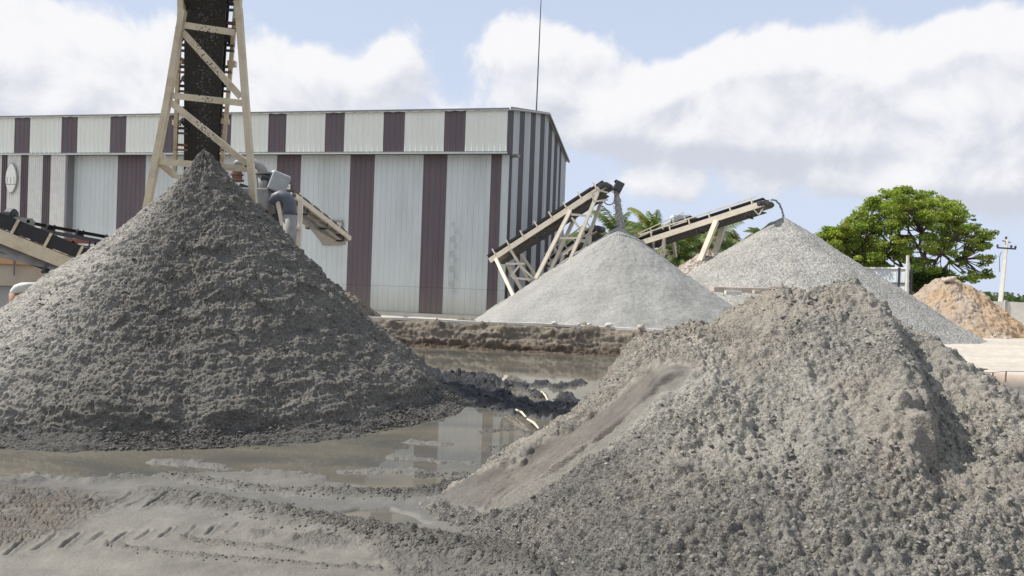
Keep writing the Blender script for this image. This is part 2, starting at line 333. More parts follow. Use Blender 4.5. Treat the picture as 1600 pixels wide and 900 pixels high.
def clods(x, y, cell, seed, dens=.8, rmin=.25, rmax=.75):
    """rounded crumbs: max over neighbours of half-sphere domes, in units of length"""
    X = x/cell; Y = y/cell; xi = np.floor(X); yi = np.floor(Y); out = np.zeros(x.shape, np.float32)
    for dx in (-1, 0, 1):
        for dy in (-1, 0, 1):
            cx = xi+dx; cy = yi+dy
            px = cx+h01(cx, cy, seed); py = cy+h01(cx, cy, seed+1)
            q = h01(cx, cy, seed+2); r = rmin+(rmax-rmin)*q*q
            on = h01(cx, cy, seed+3) < dens
            e = h01(cx, cy, seed+4)*3.14; c_, s_ = np.cos(e), np.sin(e)
            ddx = X-px; ddy = Y-py; a = ddx*c_+ddy*s_; b = (-ddx*s_+ddy*c_)*1.35
            d2 = a*a+b*b
            out = np.maximum(out, np.where(on & (d2 < r*r), r*np.maximum(1-d2/(r*r), 0)**.38*.9, 0))
    return (out*cell).astype(np.float32)
def billow(x, y, seed=0, oct=4, gain=.55):
    s = 0; a = 1; f = 1
    for i in range(oct):
        s = s+a*np.abs(perlin(x*f+i*7.7, y*f+i*3.1, seed+i)); a *= gain; f *= 1.97
    return s
def sstep(a, b, x):
    t = np.clip((x-a)/(b-a), 0, 1); return t*t*(3-2*t)
def seg_dist(x, y, pts):
    """distance to polyline and parameter along it (0..1)"""
    best = np.full(x.shape, 1e9, np.float32); par = np.zeros(x.shape, np.float32); n = len(pts)-1
    for i in range(n):
        ax, ay = pts[i][0], pts[i][1]; bx, by = pts[i+1][0], pts[i+1][1]
        dx, dy = bx-ax, by-ay; L2 = dx*dx+dy*dy+1e-9
        t = np.clip(((x-ax)*dx+(y-ay)*dy)/L2, 0, 1); d = np.hypot(x-ax-t*dx, y-ay-t*dy)
        m = d < best; best = np.where(m, d, best); par = np.where(m, (i+t)/n, par)
    return best, par
def poly_sd(x, y, pts):
    """signed distance to polygon, positive inside"""
    pp = list(pts)+[pts[0]]; d, _ = seg_dist(x, y, pp)
    ins = np.zeros(x.shape, bool)
    for i in range(len(pp)-1):
        ax, ay = pp[i][0], pp[i][1]; bx, by = pp[i+1][0], pp[i+1][1]
        if ay == by: continue
        c = ((ay > y) != (by > y)) & (x < (bx-ax)*(y-ay)/(by-ay)+ax); ins ^= c
    return np.where(ins, d, -d)
def grid_mesh(name, V, m, closed=False, attrs=None, loc=None, parent=None, smooth=True, flip=False):
    """V: (n, m, 3) array -> one mesh"""
    n, k, _ = V.shape
    off = np.array(loc if loc is not None else (0, 0, 0), np.float64)
    co = (V.reshape(-1, 3)-off).astype(np.float32)
    i = np.arange(n-1)[:, None]; j = np.arange(k if closed else k-1)[None, :]; j2 = (j+1) % k
    a = i*k+j; b = i*k+j2; c = (i+1)*k+j2; d = (i+1)*k+j
    q = np.stack([a, b, c, d] if not flip else [d, c, b, a], -1).reshape(-1, 4).astype(np.int32)
    me = bpy.data.meshes.new(name); me.vertices.add(len(co)); me.vertices.foreach_set('co', co.ravel())
    me.loops.add(q.size); me.loops.foreach_set('vertex_index', q.ravel())
    me.polygons.add(len(q)); me.polygons.foreach_set('loop_start', np.arange(0, q.size, 4, dtype=np.int32))
    try: me.polygons.foreach_set('loop_total', np.full(len(q), 4, np.int32))
    except Exception: pass
    me.update(calc_edges=True); me.validate()
    if smooth: me.polygons.foreach_set('use_smooth', np.ones(len(me.polygons), bool))
    if attrs:
        if 'Col' in attrs:
            ca = me.color_attributes.new('Col', 'FLOAT_COLOR', 'POINT'); c4 = np.ones((len(co), 4), np.float32); c4[:, :3] = attrs['Col'].reshape(-1, 3); ca.data.foreach_set('color', c4.ravel())
        if 'crumb' in attrs:
            wa = me.attributes.new('crumb', 'FLOAT', 'POINT'); wa.data.foreach_set('value', np.clip(attrs['crumb'], 0, 1).astype(np.float32).ravel())
        if 'wet' in attrs:
            wa = me.attributes.new('wet', 'FLOAT', 'POINT'); wa.data.foreach_set('value', np.clip(attrs['wet'], 0, 1).astype(np.float32).ravel())
    me.materials.append(m)
    o = bpy.data.objects.new(name, me); C.objects.link(o)
    if loc is not None: o.location = loc
    if parent: o.parent = parent; o.location = (0, 0, 0)
    return o
def normals(V):
    du = np.gradient(V, axis=0); dv = np.gradient(V, axis=1); n = np.cross(dv, du); n /= np.linalg.norm(n, axis=2, keepdims=True)+1e-9
    return np.where(n[..., 2:3] < 0, -n, n)
def lerp3(a, b, t): return np.asarray(a)*(1-t[..., None])+np.asarray(b)*t[..., None]
# icosphere templates for loose crumbs
def ico(subdiv):
    bm = bmesh.new(); bmesh.ops.create_icosphere(bm, subdivisions=subdiv, radius=1)
    v = np.array([x.co[:] for x in bm.verts]); f = np.array([[q.index for q in p.verts] for p in bm.faces]); bm.free(); return v, f
ICO1 = ico(1); ICO2 = ico(2)
def crumbs_mesh(name, pos, rad_, m, col=None, hi=False, squash=.75, loc=(0, 0, 0), parent=None, rough=.28, smooth=True):
    v, f = ICO2 if hi else ICO1; n = len(pos); nv = len(v)
    out = np.zeros((n, nv, 3))
    for lo in range(0, n, 2000):
        s = slice(lo, min(n, lo+2000)); k = s.stop-s.start
        A = RNG.normal(size=(k, 3, 3)); Q, _ = np.linalg.qr(A)
        sc = np.stack([RNG.uniform(.75, 1.25, k), RNG.uniform(.75, 1.2, k), RNG.uniform(.6, 1.0, k)], -1)
        vv = v[None]*(1+RNG.normal(0, rough*.5, (k, nv, 1)))*sc[:, None, :]
        vv = np.einsum('kij,knj->kni', Q, vv)*np.asarray(rad_)[s, None, None]; vv[..., 2] *= squash
        out[s] = vv+np.asarray(pos)[s, None, :]
    co = (out.reshape(-1, 3)-np.asarray(loc)).astype(np.float32); fa = (f[None]+(np.arange(n)*nv)[:, None, None]).reshape(-1, 3).astype(np.int32)
    me = bpy.data.meshes.new(name); me.vertices.add(len(co)); me.vertices.foreach_set('co', co.ravel()); me.loops.add(fa.size); me.loops.foreach_set('vertex_index', fa.ravel())
    me.polygons.add(len(fa)); me.polygons.foreach_set('loop_start', np.arange(0, fa.size, 3, dtype=np.int32)); me.update(calc_edges=True)
    if smooth: me.polygons.foreach_set('use_smooth', np.ones(len(fa), bool))
    if col is not None:
        ca = me.color_attributes.new('Col', 'FLOAT_COLOR', 'POINT'); c4 = np.ones((n, nv, 4), np.float32); c4[..., :3] = np.asarray(col).reshape(-1, 1, 3)*np.ones((n, 1, 1)); ca.data.foreach_set('color', c4.ravel())
    me.materials.append(m); o = bpy.data.objects.new(name, me); C.objects.link(o); o.location = loc
    if parent: o.parent = parent; o.location = (0, 0, 0)
    return o

# ------------------------------------------------------------------ pile shapes (needed by the ground too)
LC = P(318, 233, 11.8); LH = LC.z; LCX, LCY = LC.x, LC.y          # left pile apex
def left_R(th):                                                   # foot radius by direction
    k = np.array([-180, -135, -90, -45, 0, 45, 90, 135, 180]); r = np.array([4.65, 4.3, 3.72, 3.92, 4.25, 4.1, 4.0, 4.3, 4.65])
    return np.interp(np.degrees(th), k, r)
# right pile: crest polyline
RCP = [P(655, 785, 6.5), P(700, 765, 6.7), P(760, 724, 6.8), P(880, 655, 6.9), P(950, 597, 7.0), P(1000, 540, 7.05), P(1060, 514, 7.1), P(1110, 509, 7.1), P(1150, 479, 7.15), P(1210, 453, 7.2),
       P(1280, 458, 7.2), P(1350, 465, 7.1), P(1400, 479, 6.95), P(1470, 536, 6.9), P(1530, 594, 6.8), P(1600, 645, 6.7), P(1680, 700, 6.6), P(1780, 790, 6.4)]
RCX = np.array([p.x for p in RCP]); RCY = np.array([p.y for p in RCP]); RCH = np.array([max(p.z, 0) for p in RCP]); RCH = RCH+.09*np.clip(RCH, 0, 1); RCH[0] = 0; RCH[-1] = 0
def right_h(x, y):
    hc = np.interp(x, RCX, RCH); yc = np.interp(x, RCX, RCY)
    yf = np.interp(x, [-1.0, -.65, -.2, 0, .35, .8, 1.5, 2.5, 3.5, 6], [6.5, 6.15, 5.5, 5.1, 4.6, 4.0, 3.4, 3.1, 3.0, 3.0])
    yb = yc+hc/.72+.05
    s = np.clip((yc-y)/np.maximum(yc-yf, .05), 0, 1.6); t = np.clip((y-yc)/np.maximum(yb-yc, .05), 0, 1.6)
    fr = np.where(s < 1, (1-s)*(1+.10*np.sin(np.pi*np.clip(s, 0, 1))), -(s-1)*.6)
    bk = np.where(t < 1, 1-t, -(t-1)*.6)
    h = hc*np.where(y < yc, fr, bk)
    # round the very crest a little
    h = h-.05*np.exp(-((y-yc)/.16)**2)*np.clip(hc, 0, 1)
    h = h-np.clip(np.maximum(y-yb, yf-y), 0, .5)*.8
    return np.where((x < RCX[0]) | (x > RCX[-1]), -.3, h)
def hit(px, py, hf):
    v = ray(px, py); ts = np.linspace(2.5, 12, 3000); x = v[0]*ts; y = v[1]*ts; z = CAMZ+v[2]*ts
    i = np.argmax(z < hf(x, y)); return (float(x[i]), float(y[i]))
SCR = [hit(1030, 583, right_h), hit(960, 640, right_h), hit(870, 700, right_h), hit(790, 752, right_h), (G(720, 785, .03)[:2])]
GRV = [hit(1050, 592, right_h), hit(1000, 628, right_h), hit(930, 688, right_h), hit(870, 735, right_h), hit(800, 772, right_h)]
RDG = [hit(1388, 502, right_h), hit(1415, 560, right_h), hit(1440, 640, right_h), hit(1425, 720, right_h)]
def g2(l, z=0.02): return [tuple(G(a, b, z)[:2]) for a, b in l]

# ------------------------------------------------------------------ ground
PUD = g2([(-500, 670), (-200, 675), (0, 680), (200, 690), (420, 685), (560, 665), (650, 630), (690, 600), (560, 560), (500, 520), (1100, 520), (1150, 580), (950, 600), (890, 655), (820, 700), (775, 735),
          (690, 762), (610, 764), (530, 755), (480, 748), (400, 742), (330, 738), (250, 745), (130, 752), (60, 748), (0, 756), (-300, 758), (-600, 758)], 0)
PUD2 = g2([(530, 802), (560, 797), (610, 797), (650, 808), (672, 824), (640, 826), (590, 822), (550, 815)], 0)
RA = g2([(150, 756), (240, 744), (300, 752), (370, 762), (440, 768), (520, 774), (600, 776), (660, 774), (720, 762), (790, 752)])
RB = g2([(230, 772), (300, 782), (360, 792), (440, 808), (500, 822), (560, 836), (620, 848), (700, 862), (760, 872), (840, 900)])
TRK = g2([(900, 700), (800, 775), (700, 800), (600, 800), (480, 790), (380, 770), (300, 765)])
MUD1 = g2([(655, 582), (700, 594), (740, 606), (775, 622), (800, 632), (850, 640), (895, 636)], .05)
MUD2 = g2([(725, 590), (750, 588), (775, 600)], .05)
MUD3 = [g2(l, .03) for l in ([(805, 598), (815, 604)], [(832, 600), (850, 597)], [(865, 604), (890, 600), (905, 596)], [(835, 612), (842, 618)], [(740, 602), (750, 600)], [(885, 618), (880, 625)])]
ISL = [g2(l, .02) for l in ([(755, 673), (800, 668), (850, 680)], [(760, 698), (790, 694), (830, 700)], [(660, 742), (700, 738), (735, 738)], [(250, 718), (300, 722), (370, 732)], [(400, 738), (440, 745), (500, 752)],
                            [(40, 735), (60, 745), (130, 748)], [(10, 760), (55, 756)], [(540, 735), (600, 733), (650, 736)], [(620, 712), (680, 716), (740, 722)], [(640, 688), (700, 692)])]
def z1(x, y): return (x/3.2, 640+y/3.2)
GROOVES = [((25, 745), (130, 660)), ((165, 720), (280, 645)), ((305, 705), (400, 635)), ((430, 690), (525, 625)), ((560, 680), (640, 625)), ((680, 668), (750, 620)), ((800, 655), (860, 610)), ((920, 655), (980, 595)),
           ((1030, 640), (1090, 585)), ((1140, 630), (1200, 575)), ((380, 482), (505, 425)), ((430, 500), (520, 458)), ((530, 508), (655, 445)), ((625, 503), (745, 455)), ((720, 508), (840, 452)), ((-70, 760), (10, 690))]
GROOVES = [g2([z1(*a), z1(*b)]) for a, b in GROOVES]
LINES = [g2([z1(*q) for q in l]) for l in ([(520, 695), (650, 712), (820, 742), (1030, 762), (1240, 775), (1600, 805), (1900, 820)], [(900, 660), (1050, 682), (1150, 698), (1330, 715), (1500, 730)])]
ROUGH = g2([(-60, 765), (110, 768), (190, 790), (120, 830), (60, 850), (-80, 870)])
PATCH = [g2(l) for l in ([(455, 842), (500, 838), (560, 852), (570, 862), (480, 858), (440, 854)], [(385, 838), (420, 834), (425, 842), (395, 846)], [(230, 778), (300, 774), (380, 794), (470, 812), (560, 832), (640, 844), (640, 854), (540, 842), (430, 820), (330, 802), (240, 794)], [(560, 846), (640, 850), (720, 850), (775, 835), (860, 930), (640, 930), (590, 880)], [(700, 765), (740, 742), (800, 752), (760, 775), (700, 775)])]
BNK = [(-14.0, 23.6), P(560, 540, 21.3)[:2], P(800, 549, 20.9)[:2], P(960, 557, 20.5)[:2], (9.5, 17.5), (13.8, 13.9), (24, 13.2), (60, 12)]   # foot of the earth bank / edge of the yard
def ground_h(x, y, detail=True):
    n1 = fbm(x*.9, y*.9, 3, 4); n2 = fbm(x*5, y*5, 9, 4)
    z = .045+.012*n1+.006*n2
    pd = poly_sd(x, y, PUD)
    ins = sstep(-.16, .06, pd+.06*n2)
    shoal = -.046+.030*fbm(x*.6+3, y*1.9, 21, 3)
    z = z*(1-ins)+shoal*ins
    p2 = sstep(-.02, .06, poly_sd(x, y, PUD2)+.01*n2); z = z*(1-p2)-.02*p2
    wet = np.clip(ins+p2, 0, 1)
    crumb = np.zeros(x.shape, np.float32); dark = np.zeros(x.shape, np.float32)
    dt, _ = seg_dist(x, y, TRK); tr = sstep(.42, .16, dt+.03*n1)
    z = np.where(ins > .5, z, z-.022*tr); wet = np.maximum(wet, tr*.9)
    dA, pA = seg_dist(x, y, RA); a = sstep(.13, .01, dA+.02*n2)*(.5+.6*sstep(.3, 1, pA)); z += .05*a; crumb = np.maximum(crumb, a)
    dB, pB = seg_dist(x, y, RB); a = sstep(.27, .04, dB+.05*n2)*(.45+.75*pB); z += .07*a; crumb = np.maximum(crumb, a)
    d, _ = seg_dist(x, y, MUD1); a = sstep(.68, .15, d+.2*n2); z += .14*a*(.55+.9*billow(x*1.6, y*1.6, 77, 3)); crumb = np.maximum(crumb, a*1.1); dark = np.maximum(dark, a)
    d, _ = seg_dist(x, y, MUD2); a = sstep(.38, .05, d+.12*n2); z += .17*a; crumb = np.maximum(crumb, a*1.2); dark = np.maximum(dark, a*.7)
    for l in MUD3:
        d, _ = seg_dist(x, y, l); a = sstep(.22, .02, d+.09*n2); z += .09*a; crumb = np.maximum(crumb, a*1.2); dark = np.maximum(dark, a*.7)
    for i, l in enumerate(ISL):
        d, _ = seg_dist(x, y, l); a = sstep(.20, .02, d+.07*n2); z += (.05 if i < 3 else .048)*a; crumb = np.maximum(crumb, a*(.8 if i < 3 else .4))
    for l in PATCH:
        a = sstep(-.06, .06, poly_sd(x, y, l)+.04*n2); z += .012*a; crumb = np.maximum(crumb, a*.6)
    if detail:
        for l in GROOVES:
            d, _ = seg_dist(x, y, l); z += (-.020*np.exp(-(d/.009)**2)+.007*np.exp(-((d-.026)/.014)**2))*(1+1.2*n2)
        for l in LINES:
            d, _ = seg_dist(x, y, l); a = np.exp(-((d+.006*n2)/.022)**2); z += .020*a; crumb = np.maximum(crumb, a*.55)
    rg = sstep(-.1, .15, poly_sd(x, y, ROUGH)); 
    rn = fbm(x*2.2+.6*n1, y*9, 31, 4); z += rg*.075*np.clip(.6-np.abs(rn)*1.8, 0, 1)
    return z, wet, crumb, dark, rg, n1, n2, pd
def build_ground():
    ang = np.radians(np.concatenate([np.linspace(-180, -46, 40, endpoint=False), np.linspace(-46, -39, 20, endpoint=False), np.linspace(-39, 39, 860), np.linspace(39, 180, 60)[1:-1]]))
    r = [0.0, .6, 1.2, 1.8, 2.4, 3.0, 3.4]; 
    while r[-1] < 26: r.append(r[-1]*1.0031+.0008)
    while r[-1] < 60: r.append(r[-1]*1.012)
    while r[-1] < 5000: r.append(r[-1]*1.09)
    r = np.array(r)
    x = (r[:, None]*np.sin(ang)[None]); y = (r[:, None]*np.cos(ang)[None])
    z, wet, cr, dark, rg, n1, n2, pd = ground_h(x, y)
    # yard beyond the bank
    yb = np.interp(x, [b[0] for b in BNK], [b[1] for b in BNK])
    yd = sstep(0, .5, y-yb-.12*n1)*(x > 6)+(x <= 6)*sstep(.6, 1.6, y-yb)
    z = z*(1-yd)+(.24+.03*n1+.010*n2)*yd; wet = wet*(1-yd); cr = cr*(1-yd)
    far = sstep(60, 120, np.hypot(x, y)); z = z*(1-far)+.3*far
    cl = clods(x, y, .055, 5)*.8+clods(x, y, .03, 8)*.9+clods(x, y, .10, 12, .35)*.6
    near = sstep(24, 12, y)
    z = z+cl*np.clip(cr, 0, 1.6)*near*(1-yd)+clods(x, y, .16, 15, .5, .2, .6)*np.clip(dark, 0, 1)*.5
    zz = z+.0016*perlin(x*40, y*40, 4)+.005*np.clip(fbm(x*3.1, y*5.3, 43, 4)-.15, 0, 1)+.0035*np.clip(clods(x, y, .05, 44, .3)*18, 0, 1)*np.clip(fbm(x*1.3, y*1.3, 45, 3)+.1, 0, 1)*(1-np.clip(wet, 0, 1))
    # colours of the ground itself
    mudA = np.array([.12, .116, .106]); silt = np.array([.168, .163, .147]); clodc = np.array([.145, .138, .122]); drk = np.array([.038, .040, .046]); sand = np.array([.50, .455, .385]); brown = np.array([.105, .088, .066])
    t = np.clip(.5+.5*fbm(x*.5+5, y*.8, 41, 4), 0, 1)
    col = lerp3(mudA, silt, t)
    col = lerp3(col, silt*np.array([1.04, 1.02, .97]), sstep(6.6, 5.2, y)*sstep(1.0, -1, x))
    col = col*(1+.16*fbm(x*1.6, y*2.6, 47, 5)-.10*np.clip(fbm(x*7, y*9, 48, 3), 0, 1))[..., None]
    col = lerp3(col, brown, np.clip(rg*(.45+.5*n2), 0, .6)); col = lerp3(col, np.array([.135, .130, .118]), np.clip(wet, 0, 1)*.75)
    col = lerp3(col, clodc, np.clip(cr, 0, 1)*.8); col = lerp3(col, drk, np.clip(dark*1.2, 0, 1))
    ys = sstep(0, 3, y-yb)
    sc = lerp3(sand, sand*np.array([.86, .86, .88]), np.clip(.5+fbm(x*.15, y*.6, 51, 5), 0, 1))
    edge = sstep(1.6, .1, y-yb)*(x > 6); sc = lerp3(sc, np.array([.33, .24, .17]), edge*.75)
    col = lerp3(col, sc, yd); col = lerp3(col, np.array([.20, .21, .12]), far)
    w = np.clip(wet, 0, 1)*.75*(1-np.clip(cr, 0, 1))+dark*.7
    w = np.maximum(w, sstep(6.8, 5.6, y)*.25*(1-cr))*(1-yd)
    V = np.stack([x, y, zz], -1)
    # close the ring
    V = np.concatenate([V, V[:, :1]], 1); col = np.concatenate([col, col[:, :1]], 1); w = np.concatenate([w, w[:, :1]], 1); crA = np.clip(cr*1.2+rg*.5, 0, 1); crA = np.concatenate([crA, crA[:, :1]], 1)
    o = grid_mesh('ground', V, M_ground, attrs={'Col': col, 'wet': w, 'crumb': crA}, flip=False)
    tag(o, 'grey wet mud and pale sandy ground of the yard', 'ground', kind='structure')
    bm = bmesh.new()
    vs = [bm.verts.new(p) for p in ((-26, 5.3, 0), (1.0, 4.9, 0), (8.5, 8, 0), (14.5, 11, 0), (14.5, 14.2, 0), (10, 18.5, 0), (6, 21.5, 0), (-26, 23, 0))]
    f = bm.faces.new(vs); me = bpy.data.meshes.new('water'); bm.to_mesh(me); bm.free(); me.materials.append(M_water)
    wo = bpy.data.objects.new('water', me); C.objects.link(wo); tag(wo, 'shallow murky brown water of the puddles reflecting the shed', 'water', kind='structure')
    # loose crumbs along the ridges
    pos = []; rr = []
    def along(l, n, spread, r0, r1, bias=0):
        l = [Vector((*q, 0)) for q in l]
        for _ in range(n):
            t = random.random()**(1/(1+bias))*(len(l)-1); i = min(int(t), len(l)-2); p = l[i].lerp(l[i+1], t-i)
            q = (p.x+random.gauss(0, spread), p.y+random.gauss(0, spread)); pos.append(q); rr.append(r0+(r1-r0)*random.random()**3)
    along(RA, 1900, .06, .004, .015, 1); along(RB, 5200, .10, .004, .018, 1); along(MUD1, 380, .22, .01, .04); along(MUD2, 90, .16, .02, .05)
    for l in ISL[:3]: along(l, 160, .08, .006, .02)
    for l in LINES: along(l, 420, .022, .003, .009)
    for l in MUD3: along(l, 30, .1, .01, .04)
    pa = np.array(pos); zz, _, _, dk, *_ = ground_h(pa[:, 0], pa[:, 1])
    rr = np.array(rr); c = lerp3(np.array([.15, .143, .128]), np.array([.05, .052, .058]), np.clip(dk*1.3, 0, 1))*RNG.uniform(.8, 1.2, (len(pa), 1))
    o = crumbs_mesh('mud_crumbs', np.column_stack([pa, np.maximum(zz, -.02)+rr*.15]), rr, M_dirt, c, smooth=False, rough=.6)
    tag(o, 'loose crumbs of grey mud lying along the wheel track ridges and puddles', 'mud crumbs', kind='stuff')
build_ground()

# earth bank with its own fine lumps
def build_bank():
    L_ = BNK[:5]; n = 620; k = 60
    s = np.linspace(0, 1, n); bx = np.interp(s, np.linspace(0, 1, len(L_)), [p[0] for p in L_]); by = np.interp(s, np.linspace(0, 1, len(L_)), [p[1] for p in L_])
    bx = np.linspace(-13, 9.6, n); by = np.interp(bx, [p[0] for p in L_], [p[1] for p in L_])
    prof = np.array([(-.25, -.12), (0, 0.0), (.06, .12), (.16, .30), (.28, .50), (.42, .66), (.60, .705), (1.0, .70), (1.5, .52), (2.2, .2)])
    t = np.linspace(0, 1, k); cum = np.concatenate([[0], np.cumsum(np.hypot(*np.diff(prof, axis=0).T))]); cum /= cum[-1]
    oy = np.interp(t, cum, prof[:, 0]); oz = np.interp(t, cum, prof[:, 1])
    X = np.repeat(bx[:, None], k, 1); Y = by[:, None]+oy[None]; Z = np.repeat(oz[None], n, 0)
    V = np.stack([X, Y, Z], -1); nn = normals(V); U = bx[:, None]+0*t[None]; T = cum[-1]*0+np.interp(t, [0, 1], [0, 3.2])[None]+0*X
    T = (Y-by[:, None])*1.2+Z*1.4
    d = .12*fbm(U*1.1, T*2, 61, 4)+.10*np.abs(fbm(U*3, T*4, 63, 5))+.03*fbm(U*11, T*11, 66, 3)+clods(U, T, .2, 65, .6)*.45*sstep(.45, .1, Z)+clods(U, T, .09, 68, .6)*.5
    d *= np.where(Z > .67, .25, 1)
    V = V+nn*d[..., None]
    c = lerp3(np.array([.19, .165, .135]), np.array([.30, .26, .205]), np.clip(.5+fbm(U*.8, T*3, 71, 4), 0, 1)); c = lerp3(c, np.array([.12, .085, .06]), sstep(.26, .05, Z)*.75)
    o = grid_mesh('earth_bank', V, M_dirt, attrs={'Col': c}, smooth=False); tag(o, 'low brown earth bank beyond the puddle, topped by a pale kerb', 'earth bank', kind='structure')
    mb = MB()
    pts = [(x, np.interp(x, [p[0] for p in L_], [p[1] for p in L_])+.62, .735+.012*math.sin(x*1.7)) for x in np.linspace(-5.4, 5.4, 40)]
    for a, b in zip(pts[:-1], pts[1:]): mb.beam(a, b, .16, .07)
    o = mb.build('kerb', M_paleconc, loc=pts[0]); tag(o, 'long thin pale concrete kerb running along the top of the earth bank', 'kerb')
    # stones lying on the kerb
    sx = [(868, .07, 'small white stone, leftmost of the loose stones on the bank top'), (905, .06, 'white stone second from the left on top of the bank'), (921, .07, 'white stone third from the left on top of the bank'),
          (951, .11, 'flat long white stone on top of the bank'), (997, .10, 'dark grey stone on the bank top by the near pile')]
    for i, (px, r_, lab) in enumerate(sx):
        X_ = (px-800)/F*21.4; Y_ = np.interp(X_, [p[0] for p in L_], [p[1] for p in L_])+.55
        o = crumbs_mesh('stone', np.array([[X_, Y_, .77+r_*.45]]), [r_*1.25], M_stone if i == 4 else M_paleconc, hi=True, squash=.6, loc=(X_, Y_, .75)); tag(o, lab, 'stone', 'stones on the bank top')
build_bank()

# ------------------------------------------------------------------ left sand pile
def build_left():
    root = empty('sand_pile', (LCX, LCY, 0), 'tall steep dark grey cone of damp sand under the tall conveyor', 'sand pile')
    front = np.radians(np.linspace(-205, 40, 1650)); back = np.radians(np.linspace(40, 155, 160)[1:-1]); th = np.concatenate([front, back])
    t = np.concatenate([np.linspace(0, .12, 60, endpoint=False), np.linspace(.12, 1.10, 440)])
    thw = (th+np.pi) % (2*np.pi)-np.pi; R = left_R(thw)
    n0 = fbm(np.cos(th)*2.2+4, np.sin(th)*2.2, 81, 3)
    R = R*(1+.03*n0)
    tt = t[:, None]; r = tt*R[None]; x = LCX+r*np.cos(th)[None]; y = LCY+r*np.sin(th)[None]
    ft = np.array([0, .01, .04, .10, .25, .45, .65, .82, .90, .93, .96, 1.0, 1.06, 1.10]); fh = np.array([1.0, .99, .955, .885, .725, .51, .305, .140, .062, .034, .024, .008, -.012, -.04])
    fl = np.array([1.0, .985, .935, .835, .655, .455, .285, .150, .078, .045, .028, .008, -.012, -.04]); wl = sstep(-.1, .8, -np.cos(th))[None]
    z = LH*(np.interp(tt, ft, fh)*(1-wl)+np.interp(tt, ft, fl)*wl)
    # wavy foot of the steep part: slumps bite into it
    V = np.stack([x, y, z], -1); nn = normals(V)
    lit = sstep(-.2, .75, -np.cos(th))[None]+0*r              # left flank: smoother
    rough = 1-.55*lit
    u = th[None]*2.6+0*r; s = r*1.4
    wx = x+.15*fbm(x*1.3, y*1.3, 5, 3)
    lay = fbm(u*1.1, s*4.2, 85, 4)                         # short horizontal slump steps
    step = np.abs(fbm(u*1.6+2, s*5.5, 87, 3))
    d = .06*fbm(x*.8, y*.8, 88, 3)*sstep(.05, .3, tt)
    d = d+.036*lay*rough+.042*(np.clip(step, 0, .6)-.25)*rough
    d = d+.034*(billow(wx*3.6, y*3.6, 89, 5)-.55)*(.35+.65*rough)+.010*fbm(x*14, y*14, 90, 3)
    d = d+clods(x, y, .14, 91, .40)*.5*rough*sstep(.15, .5, tt)+clods(x, y, .06, 92, .6)*.5*rough+clods(x, y, .032, 95, .7)*.55+.011*fbm(x*26, y*26, 96, 2)
    saw = (s*.95+.55*fbm(u*.7, s*.5, 93, 3)+.12*n0[None]) % 1.0; lm = np.clip(fbm(u*.9+8, s*.9, 94, 3)*2.2+.35, 0, 1)
    d = d+.05*saw**3*sstep(1.0, .97, saw)*lm*(.4+.6*rough)*sstep(.1, .3, tt)*sstep(.97, .85, tt)
    # scarp near the foot
    sc = LH*0+tt+.03*fbm(u*1.4, 0*u, 97, 4)
    d = d+.07*sstep(.905, .885, sc)*sstep(.60, .88, sc)*sstep(-.75, -.2, np.sin(th))[None]*0+.09*sstep(.915, .90, sc)*sstep(.7, .9, sc)*(.3+.7*sstep(-.3, .3, fbm(u*1.2, 0*u+3, 98, 3)))
    d = d*sstep(0, .03, tt)*np.where(tt > .95, .6, 1)
    V = V+nn*d[..., None]
    # damp grey base; sunlight on the left flank painted in as a paler tone
    damp = np.array([.225, .214, .190]); sunlit = np.array([.40, .382, .338])
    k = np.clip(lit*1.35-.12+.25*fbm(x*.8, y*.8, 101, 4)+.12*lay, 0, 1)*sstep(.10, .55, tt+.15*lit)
    col = lerp3(damp, sunlit, k); col = lerp3(col, np.array([.15, .145, .133]), sstep(.92, .95, sc))
    col = col*(1-.18*np.clip(step*2-.3, 0, 1))[..., None]
    k0 = np.concatenate([lit, lit[:, :1]], 1)*np.ones((len(t), 1))
    V = np.concatenate([V, V[:, :1]], 1); col = np.concatenate([col, col[:, :1]], 1)
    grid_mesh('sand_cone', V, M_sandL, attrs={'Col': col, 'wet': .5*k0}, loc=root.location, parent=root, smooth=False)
    n = 12000; a = np.radians(RNG.uniform(-200, 20, n)); q = RNG.uniform(0, 1, n); tt = np.where(RNG.random(n) < .6, RNG.uniform(.93, 1.03, n), np.sqrt(RNG.uniform(.02, .9, n)))
    rr = left_R((a+np.pi) % (2*np.pi)-np.pi)*tt; px = LCX+rr*np.cos(a); py = LCY+rr*np.sin(a); wl = sstep(-.1, .8, -np.cos(a)); pz = np.maximum(LH*(np.interp(tt, ft, fh)*(1-wl)+np.interp(tt, ft, fl)*wl), .0)
    s = .006+.022*RNG.random(n)**4
    crumbs_mesh('loose_crumbs', np.column_stack([px, py, pz+.01]), s, M_dirt, np.array([.15, .142, .13])*RNG.uniform(.7, 1.4, (n, 1)), loc=root.location, parent=root)['kind'] = 'stuff'
build_left()

